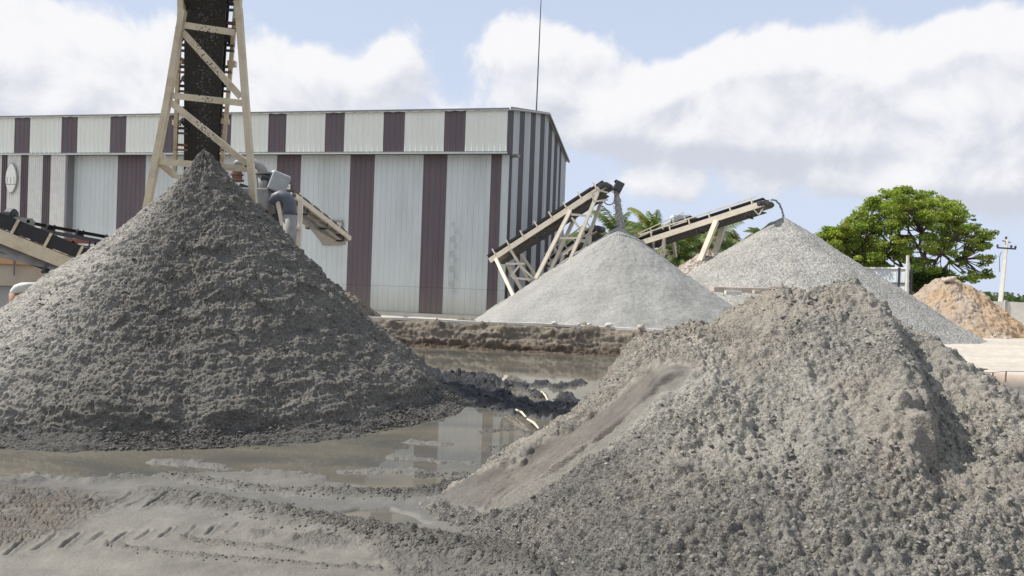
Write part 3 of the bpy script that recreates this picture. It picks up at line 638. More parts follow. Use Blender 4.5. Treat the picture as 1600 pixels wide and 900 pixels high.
# ------------------------------------------------------------------ right sand pile
def build_right():
    root = empty('sand_pile', (2.6, 6.0, 0), 'big crumbly pale grey sand heap filling the right foreground, scraped smooth at its left end', 'sand pile')
    x = np.arange(-1.05, 5.9, .0105); yv = [2.9]
    while yv[-1] < 7.35: yv.append(yv[-1]+.0075+.0016*(yv[-1]-2.9))
    while yv[-1] < 10.6: yv.append(yv[-1]+.035)
    y = np.array(yv); Y, X = np.meshgrid(y, x, indexing='ij')
    h = right_h(X, Y)
    n1 = fbm(X*.9, Y*.9, 201, 3); n2 = fbm(X*3, Y*3, 203, 4)
    hc = np.interp(X, RCX, RCH)
    d_s, ps = seg_dist(X, Y, SCR); scr = sstep(.27, .18, d_s+.09*n2)*sstep(0, .06, ps+.02)
    d_g, pg = seg_dist(X, Y, GRV)
    d_r, pr = seg_dist(X, Y, RDG); cross = X-np.interp(Y, [q[1] for q in RDG][::-1], [q[0] for q in RDG][::-1])
    inr = sstep(RDG[-1][1]-.5, RDG[-1][1]+.3, Y)*sstep(7.3, 7.0, Y)
    h = h+inr*(.12*np.exp(-((cross+.12)/.20)**2)-.30*sstep(-.02, .14, cross+.07*n2)*np.exp(-np.clip(cross, 0, 9)/.75))
    smooth = np.clip(scr+sstep(.24, .12, d_g+.05*n2)*.9, 0, 1)
    gx, gy = GRV[-1][0]-GRV[0][0], GRV[-1][1]-GRV[0][1]; mids = np.interp(X, [q[0] for q in GRV][::-1], [q[1] for q in GRV][::-1]); sdg = (Y-mids)*.95+.012*n2
    h = h+.055*sstep(-.012, .012, sdg)*np.exp(-np.clip(sdg, 0, 9)/.22)*sstep(.35, .2, d_g)*sstep(.25, .4, X)*sstep(1.5, 1.35, X)
    d = (.045*n1*sstep(0, .6, h)+.022*n2)*(1-smooth)
    # gullies down the slope
    d = d+.035*fbm(X*2.6+.4*n1, Y*.8, 207, 3)*(1-smooth)*sstep(.2, 1, h)+.060*(billow(X*5, Y*4.5, 209, 5)-.55)*(1-smooth)
    h = h-.035*scr*sstep(.05, .4, h)
    h = h-.02*np.exp(-((d_g+.010*n2)/.017)**2)
    for off, a in ((.10, .018), (.19, .012), (.27, .012)):
        h = h-a*np.exp(-((d_g-off+.012*n2)/.010)**2)*scr
    V = np.stack([X, Y, h], -1); nn = normals(V)
    big = np.clip(.5+1.1*fbm(X*.9+7, Y*.9, 211, 3)+.35*sstep(5.8, 4.2, Y)+.5*inr*sstep(-.3, .3, cross)-.55*np.exp(-((X-2.3)/.7)**2)*sstep(5, 6.6, Y), .12, 1.25)*(1-.97*smooth)
    wX = X+.02*fbm(X*9, Y*9, 212, 2); wY = Y+.02*fbm(X*9, Y*9, 214, 2)
    d = d+clods(wX, wY, .16, 213, .16)*.35*big+clods(wX, wY, .085, 217, .45)*.55*big+clods(wX, wY, .05, 223, .8)*.75*(.25+.75*big)*(1-.97*smooth)+clods(X, Y, .027, 227, .9)*1.1*(1-.95*smooth)
    d = d+.012*fbm(X*24, Y*24, 229, 3)*(1-smooth)+.0015*fbm(X*30, Y*6, 230, 2)*smooth
    # cracked thin crust on the scraped face
    cr = np.abs(fbm(X*3.1+2, Y*6, 233, 3)); d = d-.022*sstep(.05, .0, cr)*scr*sstep(.08, .25, d_g)*sstep(.35, .6, ps+.1*n2)-.012*sstep(.04, 0, np.abs(fbm(X*5, Y*9, 235, 2)))*scr*sstep(.4,.7,ps)
    V = V+nn*d[..., None]
    pale = np.array([.40, .385, .337]); warm = np.array([.385, .347, .292]); cool = np.array([.25, .242, .217]); dampc = np.array([.122, .112, .097])
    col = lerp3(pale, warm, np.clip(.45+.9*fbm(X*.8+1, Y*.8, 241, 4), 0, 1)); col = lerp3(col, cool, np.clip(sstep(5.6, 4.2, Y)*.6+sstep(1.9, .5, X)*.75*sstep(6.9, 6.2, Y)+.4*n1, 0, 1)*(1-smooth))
    col = lerp3(col, np.array([.50, .48, .42]), np.exp(-((d_s-.46)/.10)**2)*sstep(.4, .9, h)*.6)
    col = lerp3(col, dampc, scr*np.clip(.95-.1*n2, 0, 1)); 
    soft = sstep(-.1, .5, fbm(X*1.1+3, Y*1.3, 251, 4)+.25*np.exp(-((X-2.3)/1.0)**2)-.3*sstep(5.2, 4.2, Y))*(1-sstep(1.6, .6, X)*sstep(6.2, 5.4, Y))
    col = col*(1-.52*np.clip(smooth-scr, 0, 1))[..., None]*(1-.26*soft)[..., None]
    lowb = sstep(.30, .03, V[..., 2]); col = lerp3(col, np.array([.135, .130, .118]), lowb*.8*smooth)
    col = col*(.86+.28*h01(np.floor(X/.03), np.floor(Y/.03), 5))[..., None]**.5
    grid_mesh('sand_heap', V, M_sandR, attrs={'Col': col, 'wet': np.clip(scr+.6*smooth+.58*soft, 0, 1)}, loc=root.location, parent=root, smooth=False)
    n = 22000; px = RNG.uniform(-.5, 5.2, n); py = RNG.uniform(3.3, 7.2, n)
    dS, _ = seg_dist(px, py, SCR); dG, _ = seg_dist(px, py, GRV)
    dens = np.clip(.35+.8*fbm(px*1.2+7, py*1.2, 211, 3)+.4*sstep(5.6, 4.2, py)+.4*sstep(1.4, .2, px), .05, 1)
    hh = right_h(px, py); ok = (hh > .01) & (dS > .36) & (dG > .17) & (RNG.random(n) < dens)
    px, py, hh = px[ok], py[ok], hh[ok]; n = len(px); s = .004+.020*RNG.random(n)**6
    hh = V[np.clip(np.searchsorted(y, py), 0, len(y)-1), np.clip(np.searchsorted(x, px), 0, len(x)-1), 2]
    cc = np.array([.33, .315, .28])*RNG.uniform(.75, 1.25, (n, 1))
    crumbs_mesh('loose_clods', np.column_stack([px, py, hh+s*.2]), s, M_dirt, cc, loc=root.location, parent=root, rough=.35)['kind'] = 'stuff'
build_right()

# ------------------------------------------------------------------ gravel piles and heaps
def cone(name, label, cat, cx, cy, z0, H, R, m, seed, na=420, nr=150, lump=.05, col=None, flat=0.0, stretch=1.0, amp2=.02, group=None):
    th = np.linspace(0, 2*np.pi, na, endpoint=False); t = np.linspace(0, 1.06, nr)
    Rr = R*(1+.05*fbm(np.cos(th)*1.5+seed, np.sin(th)*1.5, seed, 3)); r = t[:, None]*Rr[None]
    x = cx+r*np.cos(th)[None]*stretch; y = cy+r*np.sin(th)[None]
    pr = 1-np.sqrt(t**2+flat**2)/np.sqrt(1+flat**2); pr = pr/pr[0]
    if flat == 0: pr = np.interp(t, [0, .02, .06, .5, .9, 1, 1.06], [1, .985, .945, .50, .085, .0, -.05])
    z = z0+H*pr[:, None]*np.ones_like(r)
    V = np.stack([x, y, z], -1); nn = normals(V)
    d = lump*fbm(x*.7, y*.7, seed+3, 4)+amp2*fbm(x*4, y*4, seed+5, 4)+.5*clods(x, y, .12, seed+8, .6)*(amp2/.02)
    V = V+nn*(d*sstep(0, .08, t)[:, None])[..., None]
    at = None
    if col is not None: at = {'Col': col(x, y, z, t[:, None])}
    o = grid_mesh(name, V, m, closed=True, attrs=at, loc=(cx, cy, z0)); return tag(o, label, cat, group)
g1 = P(967, 353, 28.4); g2_ = P(1224, 339, 33.0)
cone('gravel_pile', 'smooth pale grey cone of fine gravel beside the striped shed', 'gravel pile', g1.x, g1.y, .22, g1.z-.22, 5.95, M_gravel1, 301, amp2=.012, lump=.05)
cone('gravel_pile', 'coarse light grey gravel cone beside the green tree', 'gravel pile', g2_.x, g2_.y, .22, g2_.z-.22, 7.75, M_gravel2, 311, amp2=.014, lump=.06)
g3 = P(1106, 389, 34.5); cone('gravel_pile', 'small brownish gravel heap between the two big pale cones', 'gravel pile', g3.x, g3.y, .22, g3.z-.22, 5.0, M_gravel3, 321, 260, 90, amp2=.04)
g4 = P(1140, 386, 44); cone('gravel_pile', 'dark grey gravel heap far behind the brownish one', 'gravel pile', g4.x, g4.y, .22, g4.z-.22, 3.6, M_gravel1, 331, 200, 60, amp2=.04)
def oc(x, y, z, t):
    c = lerp3(np.array([.43, .355, .28]), np.array([.49, .34, .205]), np.clip(.4+.5*(x-20.7)/1.5+.8*fbm(x*.9, y*.9, 401, 4), 0, 1)); return c
g5 = P(1490, 436, 35); dh = cone('dirt_heap', 'orange brown heap of dirt and rubble in front of the boundary wall', 'dirt heap', g5.x-.2, g5.y, .22, g5.z-.22, 3.35, M_dirt, 341, 420, 130, lump=.22, col=oc, flat=.22, amp2=.035)
pos = []; rr = []
for _ in range(420):
    a = random.uniform(-math.pi, .2); q = random.choice((random.uniform(.85, 1.12), random.uniform(.2, 1))); r_ = 3.3*q
    pos.append((g5.x-.2+r_*math.cos(a), g5.y+r_*math.sin(a), .25+max(0, (g5.z-.3)*(1-q)*.92))); rr.append(.02+.10*random.random()**4)
o = crumbs_mesh('rubble_stones', np.array(pos), rr, M_dirt, np.array([.56, .46, .36])*RNG.uniform(.75, 1.25, (len(pos), 1)), hi=False, loc=dh.location, parent=dh, rough=.35, smooth=False); o['kind'] = 'stuff'
mb = MB(); tp = P(1484, 434, 34.4); mb.box((-.42, -.3, -.16), (.42, .3, .12), Matrix.Translation(tp))
o = crumbs_mesh('boulder', np.array([[tp.x, tp.y, tp.z-.08]]), [.34], M_stone, hi=True, squash=.5, loc=(tp.x, tp.y, tp.z-.1)); tag(o, 'flat brown boulder on top of the orange dirt heap', 'boulder')
def dc(x, y, z, t): return lerp3(np.array([.20, .17, .14]), np.array([.36, .31, .25]), np.clip(.5+fbm(x*2, y*2, 411, 4), 0, 1))
g6 = P(548, 458, 25.5); dh2 = cone('dirt_heap', 'small brown dirt heap with rubble peeking out beside the foot of the shed', 'dirt heap', g6.x-.3, g6.y, .25, g6.z-.25, 1.7, M_dirt, 351, 200, 70, lump=.15, col=dc, flat=.3, amp2=.06)
pos = [(g6.x+random.uniform(.2, 1.7), g6.y-random.uniform(.1, .9), 0) for _ in range(60)]; pos = [(a, b, .3+max(0, .7-.55*(a-g6.x))*random.random()) for a, b, _ in pos]
crumbs_mesh('rubble_stones', np.array(pos), [.03+.1*random.random()**2 for _ in pos], M_stone, loc=dh2.location, parent=dh2, smooth=False, rough=.4)['kind'] = 'stuff'
g7 = P(-30, 470, 17); cone('sand_pile', 'small dark purplish sand heap peeking out at the far left edge', 'sand pile', g7.x, g7.y, 0, g7.z, 1.5, M_dirt, 361, 160, 60, col=lambda x, y, z, t: np.ones(x.shape+(3,))*np.array([.10, .09, .095]))

# ------------------------------------------------------------------ the shed
ANG = rad(12.4); DU = Vector((math.cos(ANG), -math.sin(ANG), 0)); DN = Vector((math.sin(ANG), math.cos(ANG), 0))   # along the front, and away from the camera
c0 = P(790, 300, 31.0); ORG = Vector((c0.x, c0.y, 0)); YZ = .28
ZF0 = P(790, 238.5, 31.0).z; ZF1 = P(790, 171.5, 31.0).z
def u_at(px, py, off):       # coordinate along the front wall where this pixel's ray meets the plane 'off' behind the fascia
    v = ray(px, py); n = np.array(DN); o0 = np.array(ORG)+n*off; c = np.array([0, 0, CAMZ]); t = np.dot(o0-c, n)/np.dot(v, n); p = c+v*t
    return float(np.dot(p-np.array(ORG), np.array(DU))), float(p[2])
def sp(u, off, z): return ORG+DU*u+DN*off+Vector((0, 0, z))
def corrugated(name, m, root, u0, u1, z0, z1, off, along=DU, nrm=-1*DN, origin=None, pitch=.25, dep=.020, ztop=None):
    """trapezoid ribbed sheet, real thickness, with vertical joints"""
    org = origin if origin is not None else ORG+DN*off
    mb = MB(); prof = []
    k0 = math.floor(u0/pitch); u = k0*pitch
    pts = []
    while u < u1+pitch:
        for fr, d in ((0, 0), (.74, 0), (.81, 1), (.93, 1), (1.0, 0)): pts.append((u+fr*pitch, d*dep))
        u += pitch
    pts = [p for p in pts if u0 < p[0] < u1]; pts = [(u0, pts[0][1])]+pts+[(u1, pts[-1][1])]
    th = .012
    for i, (uu, d) in enumerate(pts):
        b = org+along*uu; zt = ztop(uu) if ztop else z1
        for dd in (d, d-th):
            p = b+nrm*dd; mb.v.append((p.x, p.y, z0)); mb.v.append((p.x, p.y, zt))
    n = len(pts)
    for i in range(n-1):
        a = 4*i; b = 4*(i+1)
        mb.f += [(a, b, b+1, a+1), (a+2, a+3, b+3, b+2), (a+1, b+1, b+3, a+3), (a, a+2, b+2, b)]
    mb.f += [(0, 1, 3, 2), (4*n-4, 4*n-2, 4*n-1, 4*n-3)]
    return mb.build(name, m, root)
def build_shed():
    root = empty('industrial_shed', sp(-10, 5, YZ), 'long metal shed clad in cream and maroon striped corrugated sheets', 'shed')
    LEFT = -44
    # fascia band
    mar = [(23, 47), (96, 121), (172, 197), (252, 278), (336, 361), (419, 447), (508, 538), (599, 632), (694, 727)]
    mar = [(u_at(a, 210, 0)[0], u_at(b, 210, 0)[0]) for a, b in mar]; w = 2.75
    while mar[0][0] > LEFT+4: mar.insert(0, (mar[0][0]-w-.85, mar[0][0]-w))
    cur = LEFT
    for a, b in mar:
        corrugated('fascia_sheet', M_cream, root, cur, a, ZF0, ZF1, 0); corrugated('fascia_sheet', M_maroon, root, a, b, ZF0, ZF1, 0); cur = b
    corrugated('fascia_sheet', M_cream, root, cur, -.02, ZF0, ZF1, 0)
    mb = MB(); mb.beam(sp(LEFT, -.05, ZF1+.03), sp(.05, -.05, ZF1+.03), .14, .07); mb.build('ridge_cap', M_trim, root)
    # soffit under the fascia + drip ledge
    mb = MB(); mb.add([sp(LEFT, -.02, ZF0+.02), sp(0, -.02, ZF0+.02), sp(0, .6, ZF0+.02), sp(LEFT, .6, ZF0+.02), sp(LEFT, -.02, ZF0+.06), sp(0, -.02, ZF0+.06), sp(0, .6, ZF0+.06), sp(LEFT, .6, ZF0+.06)],
               [(0, 3, 2, 1), (4, 5, 6, 7), (0, 1, 5, 4), (1, 2, 6, 5), (2, 3, 7, 6), (3, 0, 4, 7)]); mb.build('soffit', M_trim, root)
    mb = MB(); mb.beam(sp(LEFT, -.06, ZF0-.02), sp(.02, -.06, ZF0-.02), .08, .05); mb.build('ledge', M_pale, root)
    # lower wall, set back
    OFF = .47
    low = [(185, 228), (308, 347), (433, 471), (548, 586), (662, 699), (768, 784)]
    low = [(u_at(a, 245, OFF)[0], u_at(b, 245, OFF)[0]) for a, b in low]
    uJ = u_at(116, 245, OFF)[0]; uJ0 = u_at(105, 245, .05)[0]
    cur = uJ; UE = low[-1][1]
    # opening for the small conveyor
    ox0, oz0 = u_at(504, 381, OFF); ox1, oz1 = u_at(536, 346, OFF); 
    for i, (a, b) in enumerate(low):
        if cur < ox0 < a:
            corrugated('wall_sheet', M_pale, root, cur, ox0, YZ, ZF0, OFF); corrugated('wall_sheet', M_pale, root, ox1, a, YZ, ZF0, OFF)
            corrugated('wall_sheet', M_pale, root, ox0, ox1, YZ, oz0, OFF); corrugated('wall_sheet', M_pale, root, ox0, ox1, oz1, ZF0, OFF)
        elif a > cur: corrugated('wall_sheet', M_pale, root, cur, a, YZ, ZF0, OFF)
        corrugated('wall_sheet', M_maroon, root, a, b, YZ, ZF0, OFF); cur = b
    mb = MB()
    for a, b in (((ox0, oz0), (ox1, oz0)), ((ox1, oz0), (ox1, oz1)), ((ox1, oz1), (ox0, oz1)), ((ox0, oz1), (ox0, oz0))):
        mb.beam(sp(a[0], OFF-.05, a[1]), sp(b[0], OFF-.05, b[1]), .07, .07, up=(0, 1, 0))
    mb.build('hatch_frame', M_greysteel, root)
    mb = MB(); mb.add([sp(ox0+.25, OFF-.02, oz1), sp(ox1, OFF-.02, oz1), sp(ox1, OFF+.5, oz0+.4), sp(ox0+.45, OFF+.5, oz0+.4)], [(0, 1, 2, 3)]); mb.build('hatch_flap', M_greysheet, root)
    # left bay standing forward with narrower ribs
    band = [(-400, -388), (-330, -318), (-260, -245), (-190, -178), (-125, -110), (-60, -45), (3, 13), (33, 45), (68, 80)]
    cur = LEFT
    for a, b in [(u_at(p, 245, .05)[0], u_at(q, 245, .05)[0]) for p, q in band]:
        if a < LEFT+1: continue
        corrugated('bay_sheet', M_white, root, cur, a, YZ, ZF0, .05, pitch=.115, dep=.028); corrugated('bay_sheet', M_maroon, root, a, b, YZ, ZF0, .05, pitch=.115, dep=.028); cur = b
    corrugated('bay_sheet', M_white, root, cur, uJ0, YZ, ZF0, .05, pitch=.115, dep=.028)
    mb = MB(); mb.add([sp(uJ0, .03, YZ), sp(uJ0+.03, .03, YZ), sp(uJ0+.03, OFF+.02, YZ), sp(uJ0, OFF+.02, YZ), sp(uJ0, .03, ZF0), sp(uJ0+.03, .03, ZF0), sp(uJ0+.03, OFF+.02, ZF0), sp(uJ0, OFF+.02, ZF0)],
               [(0, 3, 2, 1), (4, 5, 6, 7), (0, 1, 5, 4), (1, 2, 6, 5), (2, 3, 7, 6), (3, 0, 4, 7)]); mb.build('bay_return', M_trim, root)
    mb = MB(); mb.beam(sp(uJ0+.02, .04, YZ), sp(uJ0+.02, .04, ZF0-.05), .10, .06, up=DN); mb.build('corner_flashing', M_trim, root)
    if uJ > uJ0+.03: corrugated('wall_sheet', M_pale, root, uJ0+.03, uJ, YZ, ZF0, OFF)
    # short return at the right front corner
    corrugated('return_sheet', M_pale, root, UE, 0.0, YZ, ZF0, OFF+.02)
    # gable wall
    tR, tE = 8.95, 16.5; ZR = 10.95; ZE = 9.75
    def top(t): return ZF1+(ZR-ZF1)*t/tR if t < tR else ZR+(ZE-ZR)*(t-tR)/(tE-tR)
    def t_at(px, py):
        v = ray(px, py); n = np.array(DU); c = np.array([0, 0, CAMZ]); t = np.dot(np.array(ORG)-c, n)/np.dot(v, n); p = c+v*t; return float(np.dot(p-np.array(ORG), np.array(DN)))
    ed = [790, 800.5, 810, 818, 827, 834.5, 842.5, 849.5, 855, 861, 865.5, 870, 873.5, 877]
    ts = [t_at(e, 250) for e in ed]; ts[0] = 0
    ts = [min(max(t, 0), tE) for t in ts]+[tE]
    for i in range(len(ts)-1):
        a, b = ts[i], ts[i+1]
        if b-a < .1: continue
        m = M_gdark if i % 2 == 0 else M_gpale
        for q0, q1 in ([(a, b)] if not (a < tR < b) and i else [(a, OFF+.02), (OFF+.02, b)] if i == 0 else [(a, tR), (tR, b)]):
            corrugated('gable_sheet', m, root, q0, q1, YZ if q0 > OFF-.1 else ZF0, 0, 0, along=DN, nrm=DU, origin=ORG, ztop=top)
    # roof
    mb = MB(); ov = .22
    for (ta, za, tb, zb) in ((-.12, ZF1-.03, tR, ZR), (tR, ZR, tE+.35, ZE-.06)):
        n = 176
        vs = []
        us = np.linspace(LEFT, ov, n)
        for i, u in enumerate(us):
            dz = .03 if i % 2 else 0
            vs += [sp(u, ta, za+.02+dz), sp(u, tb, zb+.02+dz), sp(u, ta, za-.02+dz), sp(u, tb, zb-.02+dz)]
        fs = []
        for i in range(n-1):
            a = 4*i; b = a+4; fs += [(a, b, b+1, a+1), (a+2, a+3, b+3, b+2), (a, a+2, b+2, b), (a+1, b+1, b+3, a+3)]
        fs += [(0, 1, 3, 2), (4*n-4, 4*n-2, 4*n-1, 4*n-3)]; mb.add(vs, fs)
    mb.build('roof', M_roof, root)
    mb = MB(); mb.beam(sp(.16, -.1, ZF1+.04), sp(.16, tR, ZR+.02), .08, .12); mb.beam(sp(.16, tR, ZR+.02), sp(.16, tE+.4, ZE-.06), .08, .12); mb.build('verge_trim', M_trim, root)
    mb = MB(); mb.beam(sp(-.55, .98, ZF0+.0), sp(.35, .75, ZF0+.0), .30, .10); mb.build('gutter_end', M_greysteel, root)
    # rear and left closing walls
    corrugated('rear_wall', M_pale, root, LEFT, 0, YZ, ZE, tE, pitch=.5)
    mb = MB(); mb.add([sp(LEFT, 0, YZ), sp(LEFT, tE, YZ), sp(LEFT, tE, ZE), sp(LEFT, tR, ZR), sp(LEFT, 0, ZF1)], [(0, 1, 2, 3, 4)]); mb.build('end_wall', M_pale, root)
    # plinth
    mb = MB(); mb.beam(sp(uJ, OFF-.06, YZ-.0), sp(UE, OFF-.06, YZ-.0), .10, .26); mb.build('plinth', M_concrete, root)
    # emblem on the left bay: lozenge plate standing off the wall
    eu, ez = u_at(20, 279, 0); Rw, Rh = .30, .70
    for nm, k, th, m, so in (('emblem', 1.0, .05, M_white, -.10), ('emblem_rim', 1.08, .03, M_greysteel, -.055)):
        mb = MB(); n = 28; vs = []; so = so-.02
        for q in (0, th):
            for i in range(n):
                a = 2*math.pi*i/n; ca, sa = math.cos(a), math.sin(a)
                vs.append(sp(eu+Rw*k*math.copysign(abs(ca)**1.25, ca), so-.0+q, ez+Rh*k*sa))
        mb.add(vs, [tuple(range(n)), tuple(range(2*n-1, n-1, -1))]+[(i, (i+1) % n, n+(i+1) % n, n+i) for i in range(n)])
        e = mb.build(nm, m, root)
        if nm == 'emblem':
            mk = MB(); y_ = -.115
            mk.add([sp(eu-.22, y_, ez+.08), sp(eu+.22, y_, ez+.08), sp(eu, y_, ez+.36)], [(0, 1, 2)])
            for q in (-.2, 0, .2): mk.beam(sp(eu+q, y_, ez-.26), sp(eu+q, y_, ez+.06), .035, .012, up=DN)
            mk.beam(sp(eu-.28, y_, ez-.30), sp(eu+.28, y_, ez-.30), .012, .04); mk.add([sp(eu-.18, y_, ez-.34), sp(eu, y_, ez-.56), sp(eu+.18, y_, ez-.34)], [(0, 1, 2)])
            sub(mk, 'emblem_mark', M_greysteel, e, root)
    # faint greenish scribble on the bay, right of the emblem
    mb = MB(); l = [(85, 276), (90, 273), (92, 279), (88, 283), (93, 282), (97, 280)]; l = [sp(*(lambda q: (q[0], .085, q[1]))(u_at(a, b, .09))) for a, b in l]; mb.tube(l, .018, 6); mb.build('scuff_mark', M_greysteel, root)
    # column of faint stencilled marks on the last pale sheet
    fm = material('faint_marking', (.43, .47, .46), .6, .2, 8)
    def glyph(txt, px, py, size):
        cu = bpy.data.curves.new('t', 'FONT'); cu.body = txt; cu.size = size; cu.align_x = 'CENTER'; cu.align_y = 'CENTER'; cu.extrude = .002
        to = bpy.data.objects.new('t', cu); C.objects.link(to); dg = bpy.context.evaluated_depsgraph_get(); me = bpy.data.meshes.new_from_object(to.evaluated_get(dg)); bpy.data.objects.remove(to)
        u, z = u_at(px, py, OFF-.045); B = Matrix((DU, Vector((0, 0, 1)), -1*DN)).transposed().to_4x4(); B.translation = sp(u, OFF-.045, z)-root.location
        me.transform(B); me.materials.clear(); me.materials.append(fm); o = bpy.data.objects.new('painted_mark', me); C.objects.link(o); o.parent = root
    for i, py in enumerate((351, 374, 397, 421, 444)):
        glyph('G', 708-.02*(py-350)-.7*i*.4, py, .34 if i else .22)
        glyph('_', 711-.5*i, py+4, .22); glyph('_', 715-.5*i, py+4, .22); glyph('-', 710-.5*i, py+11, .30); glyph('/', 713-.5*i, py+11, .24); glyph(',', 716-.5*i, py+11, .30)
    # placard
    mb = MB(); u, z = u_at(448.5, 292, OFF-.06); mb.box((-.17, -.02, -.11), (.17, .02, .11), Matrix.Translation(sp(u, OFF-.07, z)) @ Matrix.Rotation(-ANG, 4, 'Z')); mb.build('placard', M_white, root)
    mb = MB(); mb.box((-.14, -.006, -.02), (.12, .006, .02), Matrix.Translation(sp(u, OFF-.096, z)) @ Matrix.Rotation(-ANG, 4, 'Z')); sub(mb, 'placard_print', M_trim, root.children[-1], root)
    # antenna on the ridge
    ra = sp(0, tR-1.0, top(tR-1.0)); b0 = P(838, 172, ra.y); 
    mb = MB(); b1 = P(848, -60, ra.y); mb.tube([b0-Vector((0, 0, .5)), b0.lerp(b1, .5), b1], [.035, .028, .014], 8)
    o = mb.build('lightning_mast', M_dark, loc=b0); tag(o, 'thin dark lightning mast rising from the shed roof ridge', 'mast')
build_shed()

# ------------------------------------------------------------------ conveyors
def conveyor(label, tail, head, width, m_frame, legs=(), beam_h=.22, skirt=True, n_idl=8, post_h=.25, belt_m=None, drum=.14, name='belt_conveyor', rails=False, motor=True, sag=.16):
    """tail/head: centre line of the carrying side. legs: list of (point on frame t, foot xyz offset list)"""
    tail = Vector(tail); head = Vector(head); d = (head-tail).normalized(); side = d.cross(Vector((0, 0, 1))).normalized(); up = side.cross(d).normalized()
    root = empty(name, (tail.x, tail.y, .25), label, 'conveyor'); L = (head-tail).length; belt_m = belt_m or M_dustbelt
    for s in (-1, 1):
        mb = MB(); mb.channel(tail+side*s*width/2, head+side*s*width/2, .09, beam_h, .014, up=up, side=1 if s < 0 else -1); fr = mb.build('stringer', m_frame, root)
    # carrying belt (troughed) + return belt + end drums: one rubber loop
    mb = MB(); n = 2; w = width*.40; prof = [(-w*1.12, .12), (-w*.55, .05), (w*.55, .05), (w*1.12, .12)]
    for off in (0, .02):
        base = len(mb.v)
        for p in (tail, head):
            for (a, b) in prof: mb.v.append(tuple(p+side*a+up*(b+beam_h*.5+off)))
        for i in range(3): mb.f.append((base+i, base+i+1, base+4+i+1, base+4+i))
    mb.box((-w, .04*L, -.012), (w, .965*L, .012), Matrix((side, d, up)).transposed().to_4x4().copy() if False else (lambda M_: (setattr(M_, 'translation', tail-up*(beam_h*.5+sag)), M_)[1])(Matrix((side, d, up)).transposed().to_4x4()))
    for p, r in ((tail, drum*.8), (head, drum)):
        pts = [p-side*w, p+side*w]; mb.tube(pts, r, 18)
    mb.build('belt', belt_m, root, smooth=False)
    for i in range(n_idl):
        t = (i+.5)/n_idl; p = tail+d*L*t
        mb = MB(); mb.beam(p-side*width*.5+up*beam_h*.5, p+side*width*.5+up*beam_h*.5, .05, .04)
        for s in (-1, 1): mb.beam(p+side*s*width*.53+up*beam_h*.4, p+side*s*width*.53+up*(beam_h*.5+post_h), .05, .05, up=d)
        for s in (-1, 1): mb.tube([p+side*s*w*.5+up*(beam_h*.5+.03), p+side*s*w*1.15+up*(beam_h*.5+.14)], .04, 8)
        mb.tube([p-side*w*.5+up*(beam_h*.5+.03), p+side*w*.5+up*(beam_h*.5+.03)], .04, 8)
        mb.build('idler', m_frame, root)
    for i in range(max(2, n_idl//2)):
        t = (i+.6)/(max(2, n_idl//2)); p = tail+d*L*t-up*(beam_h*.5+sag+.05)
        mb = MB(); mb.tube([p-side*width*.47, p+side*width*.47], .035, 8)
        for s in (-1, 1): mb.beam(p+side*s*width*.49, p+side*s*width*.49+up*(sag+.06), .03, .04, up=d)
        mb.build('return_roller', M_dark, root)
    if skirt:
        for s in (-1, 1):
            mb = MB(); a = tail+side*s*width*.47+up*(beam_h*.5+.12); b = head+side*s*width*.47+up*(beam_h*.5+.12)-d*.5; mb.beam(a, b, .02, .09, up=up); mb.build('skirt_board', M_rubber, root)
    if rails:
        for s in (-1, 1):
            mb = MB(); mb.beam(tail+side*s*width*.53+up*(beam_h*.5+post_h), head-d*.3+side*s*width*.53+up*(beam_h*.5+post_h), .05, .05, up=up); mb.build('top_rail', m_frame, root)
    if motor:
        mb = MB(); p = head-d*.1; mb.box((-.09, -.12, -.09), (.09, .12, .09), Matrix.Translation(p+side*(width*.5+.2)) @ d.to_track_quat('Y', 'Z').to_matrix().to_4x4()); mb.tube([p+side*(width*.5+.05), p+side*(width*.5+.38)], .085, 14); mb.build('motor', M_dark, root, bevel=.01)
        for s in (-1, 1):
            mb = MB(); p = head; mb.tube([p+side*s*(width*.5-.01), p+side*s*(width*.5+.06)], .10, 12); mb.build('bearing', M_dark, root)
    for (t, foot, wd) in legs:
        p = tail+d*L*t; 
        for s in (-1, 1):
            mb = MB(); a = p+side*s*width*.5-up*beam_h*.45; f = Vector(foot)+side*s*width*.72; mb.beam(a, f, wd, wd, up=side); mb.build('leg', m_frame, root)
    return root, d, side, up, L
def braces(root, m, segs, w=.07):
    for a, b in segs:
        mb = MB(); mb.beam(a, b, w, w, up=(0, 1, 0)); mb.build('brace', m, root)

# first gravel conveyor, in front of the gable
tl = P(772, 408, 30.2); hd = P(950, 292, 28.6)
c1, d, side, up, L = conveyor('pale steel belt conveyor rising past the shed gable, pouring gravel onto the fine gravel cone', tl, hd, .95, M_frame2,
    legs=[(.70, P(846, 436, 28.6), .13), (.93, P(896, 412, 28.8), .12), (.05, P(812, 462, 29.0), .13), (.18, P(836, 440, 30.4), .09)], n_idl=8, beam_h=.20)
sgn = -1 if side.y > 0 else 1
def on(t, s, k=0): return tl+d*L*t+side*s*.475+up*k
braces(c1, M_frame2, [(P(893, 335, 28.4), P(925, 338, 28.4)), (P(875, 372, 28.4), P(915, 372, 28.4)), (P(893, 340, 28.4), P(913, 366, 28.4)), (P(915, 370, 28.4), P(880, 398, 28.4)), (P(800, 434, 29.4), P(830, 437, 29.4)), (P(798, 432, 29.4), P(812, 414, 29.4)), (P(812, 414, 29.4), P(834, 436, 29.4)), (P(790, 412, 29.4), P(820, 412, 29.4))], .08)
